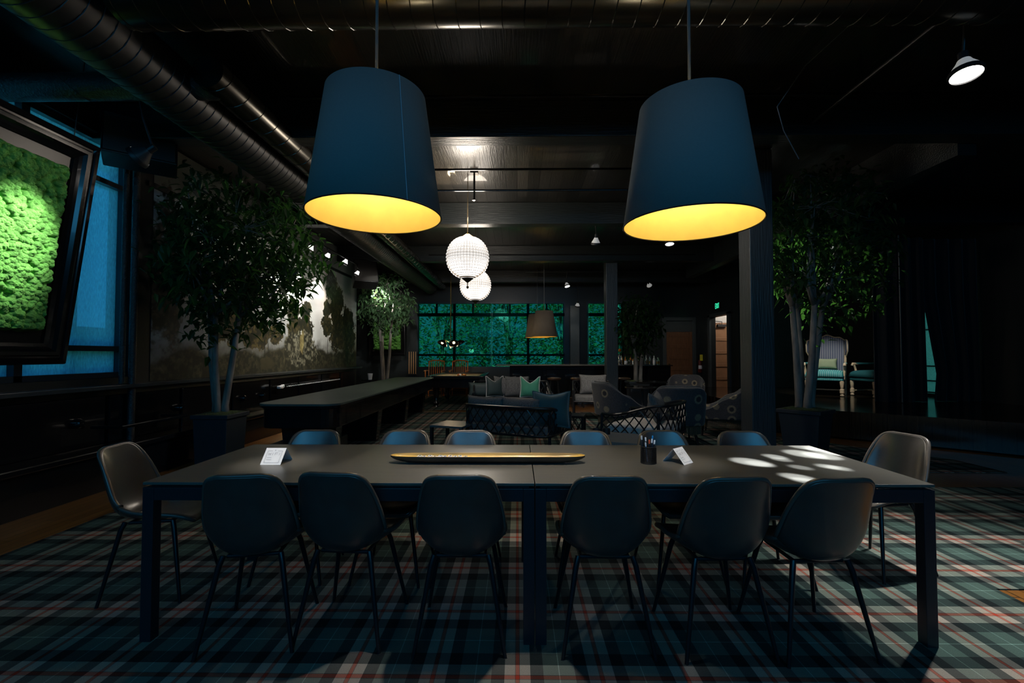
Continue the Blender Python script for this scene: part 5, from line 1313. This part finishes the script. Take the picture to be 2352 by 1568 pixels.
# fire extinguisher
fp = P(1609, 845, 15.35)
fe = thing('fire_extinguisher', (fp.x, 15.38, .75), 0, 'fire extinguisher with a yellow tag on the wall between the doors', 'extinguisher')
MB().lathe([(0, 0), (.06, .005), (.065, .04), (.065, .34), (.05, .40), (.02, .43), (.02, .46)], 18).build('cylinder', mat('dark_red', (.12, .01, .008), .3), fe, smooth=True)
MB().lathe([(.0665, .12), (.0665, .24)], 18).build('white_band', M_white, fe)
MB().tube([(0, 0, .45), (0, -.02, .50), (.05, -.05, .50)], .012).tube([(0, 0, .45), (-.07, -.02, .40), (-.075, -.02, .12)], .009).build('valve_and_hose', M_black, fe)
MB().bb(-.04, .06, -.09, -.085, .40, .60).build('yellow_tag', mat('yellow_tag', (.75, .65, .05), .6), fe)
# ------------------------------------------------------------------ ceiling services
def duct(pts, r, label, m=M_duct, rib=.12, name='air_duct', spiral=True):
    t = thing(name, pts[0], 0, label, 'duct')
    o = Vector(pts[0]); q = [Vector(p)-o for p in pts]
    MB().tube(q, r, 32).build('duct_wall', m, t, smooth=True)
    b = MB()
    for a, c in zip(q[:-1], q[1:]):
        L = (c-a).length; n = int(L/rib); d = (c-a).normalized()
        s = d.cross(Vector((0, 0, 1))); s = s.normalized() if s.length > .01 else Vector((1, 0, 0)); u = s.cross(d)
        for i in range(n):
            cc = a+d*(i+.5)*rib
            b.tube([cc+s*((r+.001)*math.cos(2*PI*k/24))+u*((r+.001)*math.sin(2*PI*k/24))+d*(rib*.25*math.sin(2*PI*k/24) if spiral else 0) for k in range(24)], .0035, 4, closed=True)
    b.build('seam_ribs', m, t)
    return t
duct([(-2.6, 2.90, 3.76), (3.3, 2.90, 3.76)], .235, 'large dark spiral air duct crossing the ceiling above the two pendants', rib=.145)
duct([(3.5, 3.0, 3.78), (8.9, 3.0, 3.78)], .14, 'dim air duct high on the right side of the ceiling', rib=.3)
duct([(-2.48, 3.55, 3.62), (-2.48, 14.9, 3.62)], .13, 'narrow shiny air duct running back along the left ceiling', rib=.24)
duct([(-2.9, -1.0, 3.60), (-2.9, 15.0, 3.60)], .24, 'thick ribbed air duct running back beside the mural lights', rib=.10, m=mat('ribbed_duct', (.010, .012, .012), .45))
duct([(-2.48, 3.72, 3.60), (-4.39, 3.72, 3.60)], .11, 'short wrapped duct running to the left wall above the moss frame', m=M_wrap, rib=.5)
duct([(-.95, 8.3, 3.88), (1.8, 8.3, 3.88)], .10, 'small dark duct across the ceiling above the globes', rib=.2)
for i, (y, z, x0, x1, lb) in enumerate([(5.95, 3.80, -1.6, 3.2, 'thin black pipe across the lit ceiling boards, nearer one'), (6.5, 3.72, -1.6, 3.4, 'thin black pipe across the lit ceiling boards, farther one'),
        (4.35, 3.86, -2.4, 5.6, 'thin pipe crossing the dark ceiling in front of the big beam'), (10.2, 3.6, -2, 4, 'thin black pipe across the ceiling behind the globes')]):
    tag(MB().tube([(x0, y, z), (x1, y, z)], .016, 8).build('ceiling_pipe', M_gloss, smooth=True), lb, 'pipe', 'thin ceiling pipes')
for i, (x, y, lb) in enumerate(((-.62, 6.5, 'black sprinkler drop on the brightly lit ceiling boards'), (1.9, 6.5, 'black sprinkler drop on the ceiling left of the right pendant'))):
    tag(MB().tube([(x, y, ZC), (x, y, 3.60)], .014, 8).lathe([(0, 3.56), (.03, 3.575), (.03, 3.585), (.012, 3.60)], 12, Matrix.Translation((x, y, 0))).box((x, y, ZC-.02), (.11, .11, .04)).build('sprinkler', M_gloss), lb, 'sprinkler', 'ceiling sprinklers')
# wrapped vertical pipes by the blue window
for i, (px, lb) in enumerate(((272, 'dark upright pipe against the right edge of the blue window'), (296, 'rough wrapped upright pipe right of the blue window'))):
    Y = 4.28*F/(1188-px)
    tag(MB().tube([(-4.28, Y, .05 if i else 1.04), (-4.28, Y, 3.99)], [.028, .035][i], 12).build('wall_pipe', M_wrap, smooth=True), lb, 'pipe', 'upright pipes by the blue window')
tag(MB().tube([(-3.98, 4.55, .62), (-3.98, 5.45, .62)], .018, 8).tube([(-3.98, 4.55, .62), (-4.28, 4.55, .62)], .018).tube([(-3.98, 5.45, .62), (-4.28, 5.45, .62)], .018).build('guard_rail', M_gloss, smooth=True), 'short shiny black rail in front of the bench beside the left planter', 'rail')
# speakers
def speaker(loc, rz, tilt, sz, label, face):
    t = thing('hung_speaker', loc, 0, label, 'speaker')
    t.matrix_world = Matrix.Translation(loc) @ Matrix.Rotation(rz, 4, 'Z') @ Matrix.Rotation(tilt, 4, 'X')
    w, d, h = sz
    MB().bb(-w/2, w/2, -d/2, d/2, -h/2, h/2).build('cabinet', M_black, t, bevel=.01)
    MB().bb(-w/2+.02, w/2-.02, -d/2-.012, -d/2, -h/2+.02, h/2-.02).build('grille', face, t, bevel=.004)
    Mi = t.matrix_world.inverted(); b = MB()
    for sx in (-1, 1):
        a = t.matrix_world @ Vector((sx*w*.35, 0, h/2)); b.tube([Mi @ a, Mi @ Vector((a.x, a.y, ZC))], .006, 6)
    b.build('hanging_rod', M_black, t)
    return t
def grille(name):
    m = mat(name, (.03, .035, .037), .6); nt = m.node_tree
    tc = nt.nodes.new('ShaderNodeTexCoord'); v = nt.nodes.new('ShaderNodeTexVoronoi'); v.inputs['Scale'].default_value = 90; v.inputs['Randomness'].default_value = 0
    nt.links.new(tc.outputs['Object'], v.inputs[0]); nt.links.new(ramp(nt, v.outputs['Distance'], [(.25, (.008, .008, .008)), (.4, (.05, .06, .06))]), nt.nodes['Principled BSDF'].inputs['Base Color']); return m
p = P(325, 335, 4.75); speaker(p, R(38), R(-12), (.62, .3, .46), 'black hung speaker with a perforated grille beside the blue window', grille('perforated_grille'))
p = P(838, 630, 11.0); speaker(p, R(28), R(-24), (.56, .35, .62), 'small black tilted speaker hung over the mural lights by the lit tree', mat('speaker_face', (.06, .055, .05), .5))
# ceiling device
p = P(1365, 93, 4.2)
cd = thing('ceiling_device', (p.x, 4.2, p.z-.0), 0, 'small grey electrical box with a pale lamp hung from the ceiling near the top centre', 'device')
MB().bb(-.08, .08, -.03, .03, -.07, .05).build('box', mat('dusty_grey', (.20, .21, .19), .6), cd, bevel=.008)
MB().bb(-.03, .05, -.035, -.03, .035, .055).build('lamp', mat('pale_lens', (.8, .8, .75), .4, emit=(1, 1, .95), estr=.25), cd)
MB().tube([(0, .0, .05), (0, .0, ZC-p.z)], .008).build('stem', M_black, cd)
# cables on the right ceiling
tag(MB().tube([P(1785, 245, 3.9), P(1800, 300, 3.95), P(1835, 365, 4.0)], .004, 5).tube([P(1785, 245, 3.9), P(1850, 150, 3.8), P(1960, 50, 3.6)], .004, 5).build('loose_cable', mat('cable_sleeve', (.08, .1, .12), .4)), 'thin loose cable looping from the ceiling right of the right pendant', 'cable')
